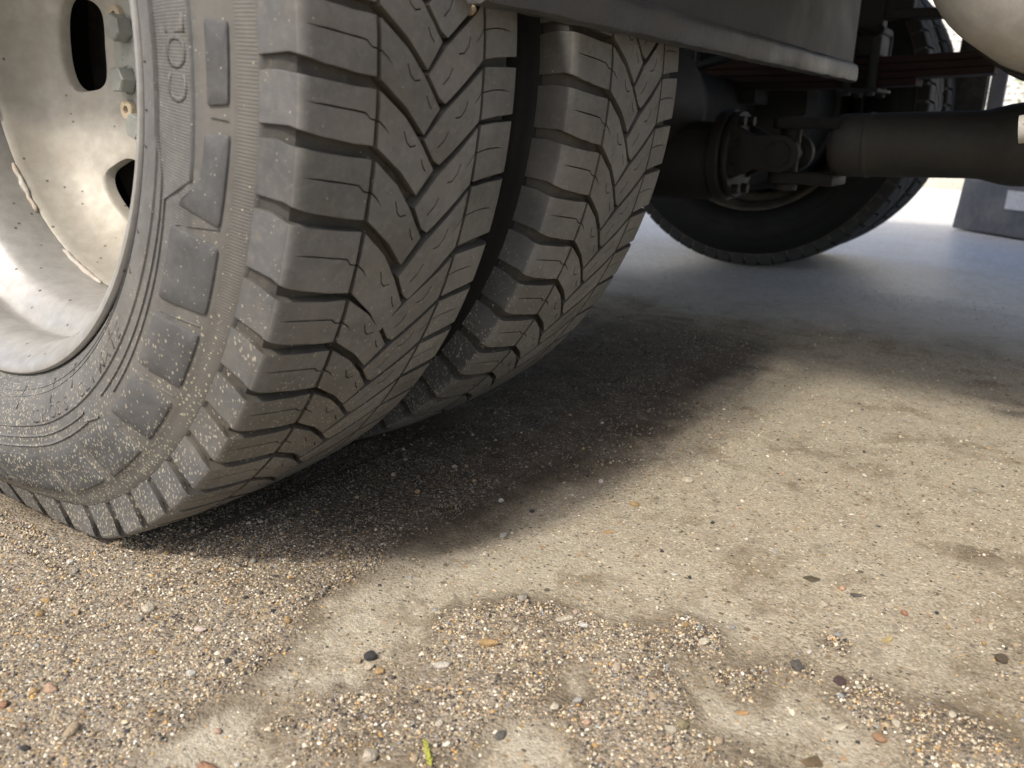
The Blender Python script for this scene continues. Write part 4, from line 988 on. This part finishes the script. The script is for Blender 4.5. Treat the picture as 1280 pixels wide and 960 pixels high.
STONES = [
(0.022, -0.351, 0.0080, 'charcoal', 'round', 'round charcoal pebble just behind two ochre and beige stones'),
(0.115, -0.421, 0.0149, 'cream', 'flake', 'largest cream flake, lying flat on the grit patch'),
(0.115, -0.434, 0.0070, 'white', 'chip', 'white chip right in front of the largest cream flake'),
(0.125, -0.424, 0.0052, 'pinkbeige', 'block', 'pinkish beige cube at the end of the largest cream flake'),
(0.068, -0.400, 0.0119, 'ochre', 'long', 'long yellow ochre stone in the middle of the grit'),
(0.038, -0.388, 0.0119, 'pale', 'flake', 'long pale flake beside the bare concrete patch'),
(0.015, -0.357, 0.0070, 'beige', 'block', 'beige block touching the front of the charcoal pebble'),
(0.015, -0.365, 0.0060, 'ochre', 'block', 'small ochre block in front of the charcoal pebble'),
(0.120, -0.389, 0.0090, 'grey', 'wedge', 'grey wedge shaped stone behind the largest cream flake'),
(-0.026, -0.215, 0.0086, 'cream', 'block', 'cream block alone in the grit before the outer tyre'),
(-0.020, -0.257, 0.0083, 'pinkwhite', 'wedge', 'pinkish white angular stone in the left grit'),
(-0.097, -0.240, 0.0072, 'orangepink', 'block', 'orange pink block beside dark grains at the left edge'),
(-0.103, -0.235, 0.0052, 'ochre', 'block', 'ochre nugget next to the orange pink block'),
(-0.107, -0.279, 0.0090, 'tan', 'oval', 'smooth tan oval pebble at the lower left'),
(-0.047, -0.287, 0.0056, 'white', 'block', 'white block in the left grit away from the tyre'),
(-0.083, -0.349, 0.0118, 'terracotta', 'wedge', 'terracotta shard on pale concrete at the bottom edge'),
(-0.035, -0.405, 0.0097, 'cream', 'block', 'cream block left of the yellow green sprig'),
(0.143, -0.499, 0.0078, 'cream', 'oval', 'cream oval pebble where grit meets bare concrete'),
(0.064, -0.513, 0.0080, 'cream', 'wedge', 'cream wedge beside an olive stone at the front'),
(0.070, -0.517, 0.0066, 'olive', 'block', 'olive stone right of the cream wedge'),
(0.101, -0.536, 0.0080, 'orange', 'flake', 'bright orange long flake in the front grit'),
(0.120, -0.581, 0.0088, 'cream', 'flake', 'cream slab left of the brown orange pebble'),
(0.121, -0.599, 0.0075, 'brownorange', 'oval', 'brown orange oval pebble at the lower right'),
(0.135, -0.604, 0.0064, 'cream', 'oval', 'cream oval right of the brown orange pebble'),
(0.153, -0.582, 0.0062, 'cream', 'wedge', 'cream wedge just in front of the maroon pebble'),
(0.154, -0.572, 0.0074, 'maroon', 'round', 'dark maroon round pebble at the head of a grit streak'),
(0.154, -0.549, 0.0107, 'slate', 'wedge', 'dark slate shard lying on bare concrete'),
(0.088, -0.576, 0.0140, 'brown', 'flat', 'wide flat brown stone set in the concrete'),
(0.212, -0.585, 0.0096, 'yellow', 'flake', 'yellow sliver on the right hand concrete'),
(0.256, -0.530, 0.0128, 'darkolive', 'flat', 'largest dark olive flat stone set in the concrete'),
(0.253, -0.559, 0.0095, 'darkgrey', 'flat', 'dark grey flat stone set in the right hand concrete'),
(0.248, -0.588, 0.0050, 'redorange', 'round', 'small red orange pebble on the right hand concrete'),
(0.232, -0.642, 0.0085, 'darkbrown', 'block', 'dark brown block at the far right foreground'),
(0.014, -0.446, 0.0070, 'darkgrey', 'oval', 'dark grey oval pebble sunk in a hollow'),
(0.057, -0.464, 0.0058, 'greywhite', 'oval', 'greyish white oval pebble on a bare spot'),
(0.044, -0.458, 0.0066, 'cream', 'block', 'cream block beside the greyish white oval'),
(0.208, -0.452, 0.0050, 'white', 'chip', 'white chip alone on the bare concrete'),
(0.287, -0.383, 0.0078, 'ochre', 'oval', 'ochre oval pebble near the shadow edge'),
(0.355, -0.399, 0.0098, 'cream', 'oval', 'cream oval pebble far out near the shadow edge'),
(0.234, -0.388, 0.0085, 'orange', 'flake', 'orange flake on bare concrete below the shadow'),
(0.183, -0.329, 0.0066, 'palegrey', 'wedge', 'pale grey wedge at the border of the tyre shadow'),
(0.229, -0.324, 0.0064, 'black', 'wedge', 'black shard at the border of the tyre shadow'),
(0.227, -0.296, 0.0060, 'bluewhite', 'block', 'bluish white block inside the tyre shadow'),
(0.309, -0.341, 0.0050, 'white', 'round', 'white round pebble on the tyre shadow edge'),
(-0.117, -0.232, 0.0068, 'terracotta', 'block', 'terracotta block at the left picture edge'),
(-0.023, -0.122, 0.0060, 'white', 'block', 'white block closest to the outer tyre'),
(-0.026, -0.134, 0.0058, 'grey', 'oval', 'grey oval pebble close to the outer tyre'),
(0.016, -0.290, 0.0050, 'ochre', 'round', 'ochre round pebble on the pale spot left of centre'),
(-0.064, -0.332, 0.0044, 'pinkorange', 'round', 'pink orange round pebble near the front concrete spot'),
(0.091, -0.469, 0.0062, 'pinkcream', 'oval', 'pinkish cream oval pebble in the front grit'),
(0.082, -0.495, 0.0062, 'tan', 'oval', 'tan oval pebble in the front grit'),
(-0.056, -0.156, 0.0066, 'ochre', 'oval', 'ochre oval pebble in the grit near the outer tyre'),
(0.060, -0.421, 0.0056, 'olive', 'flat', 'flat olive chip in the middle grit'),
(0.195, -0.480, 0.0056, 'darkolive', 'flat', 'small dark olive chip on the bare concrete'),
(0.001, -0.418, 0.0052, 'cream', 'oval', 'small cream oval behind the green sprig'),
(0.072, -0.535, 0.0062, 'tan', 'oval', 'tan oval pebble right of the olive stone'),
(0.158, -0.626, 0.0055, 'cream', 'oval', 'cream oval pebble in the lower right grit streak'),
]
for i, (x, y, s, c, shp, lab) in enumerate(STONES):
    o = obj('pebble', stone_mesh(i + 11, shp, SM[c]), label=lab, cat='stone')
    sz = SHAPE[shp][2]; sink = .62 if shp == 'flat' else .36
    o.scale = (s * 1.0,) * 3; o.location = (x, y, gheight(x, y) + s * sz * (.5 - sink * .5))
    o.rotation_euler = (random.uniform(-.2, .2), random.uniform(-.2, .2), random.uniform(-1.5, -.3) if shp in ('flake', 'long', 'flat', 'chip') else random.uniform(0, 6.3))
# the many smaller loose pebbles, one object each; look-alikes share a label
KINDS = [('cream', 'small cream pebble loose among the grit'), ('tan', 'small tan pebble loose among the grit'), ('ochre', 'small ochre yellow pebble loose among the grit'), ('black', 'small black pebble loose among the grit'), ('grey', 'small grey pebble loose among the grit'), ('orangepink', 'small orange pink pebble loose among the grit'), ('white', 'small white pebble loose among the grit')]
PROT = {k: [stone_mesh(200 + 10 * i + j, ('block', 'oval', 'round')[j], SM[k]) for j in range(3)] for i, (k, _) in enumerate(KINDS)}
cnt = 0
while cnt < 160:
    x = random.uniform(-.16, .5); y = random.uniform(-.66, -.05)
    if random.random() > .25 + .75 * gravel(x, y) or (y > -.33 and x > .05 and random.random() < .7): continue
    if abs(y) < .12 and -.02 < x < .42: continue
    if any((x - q[0]) ** 2 + (y - q[1]) ** 2 < .007 ** 2 for q in STONES): continue
    ki = random.choices(range(7), (24, 22, 16, 12, 12, 7, 7))[0]; k, lab = KINDS[ki]; s = .0030 + .0024 * random.random() ** 2
    place = 'in the shade beside the tyres' if (y > -.33 and x > .05) else 'in the left grit before the outer tyre' if x < .0 and y > -.3 else 'at the lower left of the grit' if x < .03 and y <= -.3 else 'on the open concrete at the right' if x > .17 else 'in the front middle of the grit'
    lab = lab.replace('loose among the grit', 'lying ' + place)
    o = obj('pebble', random.choice(PROT[k]), label=lab, cat='stone', group='small loose pebbles ' + place)
    o.scale = (s,) * 3; o.location = (x, y, gheight(x, y) + s * .22); o.rotation_euler = (random.uniform(-.4, .4), random.uniform(-.4, .4), random.uniform(0, 6.3)); cnt += 1
o = obj('pebble', stone_mesh(77, 'block', SM['tan']), label='tan stone wedged in a tread groove of the outer tyre', cat='stone')
o.scale = (.0068, .0068, .0085); o.location = (.1165, -.3475, .3425); o.rotation_euler = (.4, .3, .2)

# the yellow-green sprig
sp = bpy.data.objects.new('sprig', None); COL.objects.link(sp); sp.location = (-.0205, -.429, .001); sp['label'] = 'tiny yellow green plant sprig lying on the grit at the bottom edge'; sp['category'] = 'plant'; sp.scale = (.72, .72, .72)
st = [Vector((-.004, -.005, .002)), Vector((-.001, -.001, .004)), Vector((.002, .003, .0055)), Vector((.0055, .0065, .007))]
obj('stem', MB().tube(st, .0005, 6).me('stem', 'weed'), sp)
for i in range(18):
    t = i / 17 * 2.999; k = int(t); c = st[k].lerp(st[k + 1], t - k); a = i * 2.4; d = (Vector((.5, .6, .25)) + Vector((math.cos(a), math.sin(a), .5 * math.sin(a * 1.7))) * .55).normalized()
    e = d.cross(Vector((0, 0, 1))).normalized(); u = d.cross(e); l = .0042
    b = MB().tube([c, c + d * l * .45 + u * -.0003, c + d * l], [.0005, .0008, .0001], 6)
    obj('leaf', b.me('leaf', 'weed', smooth=True), sp)
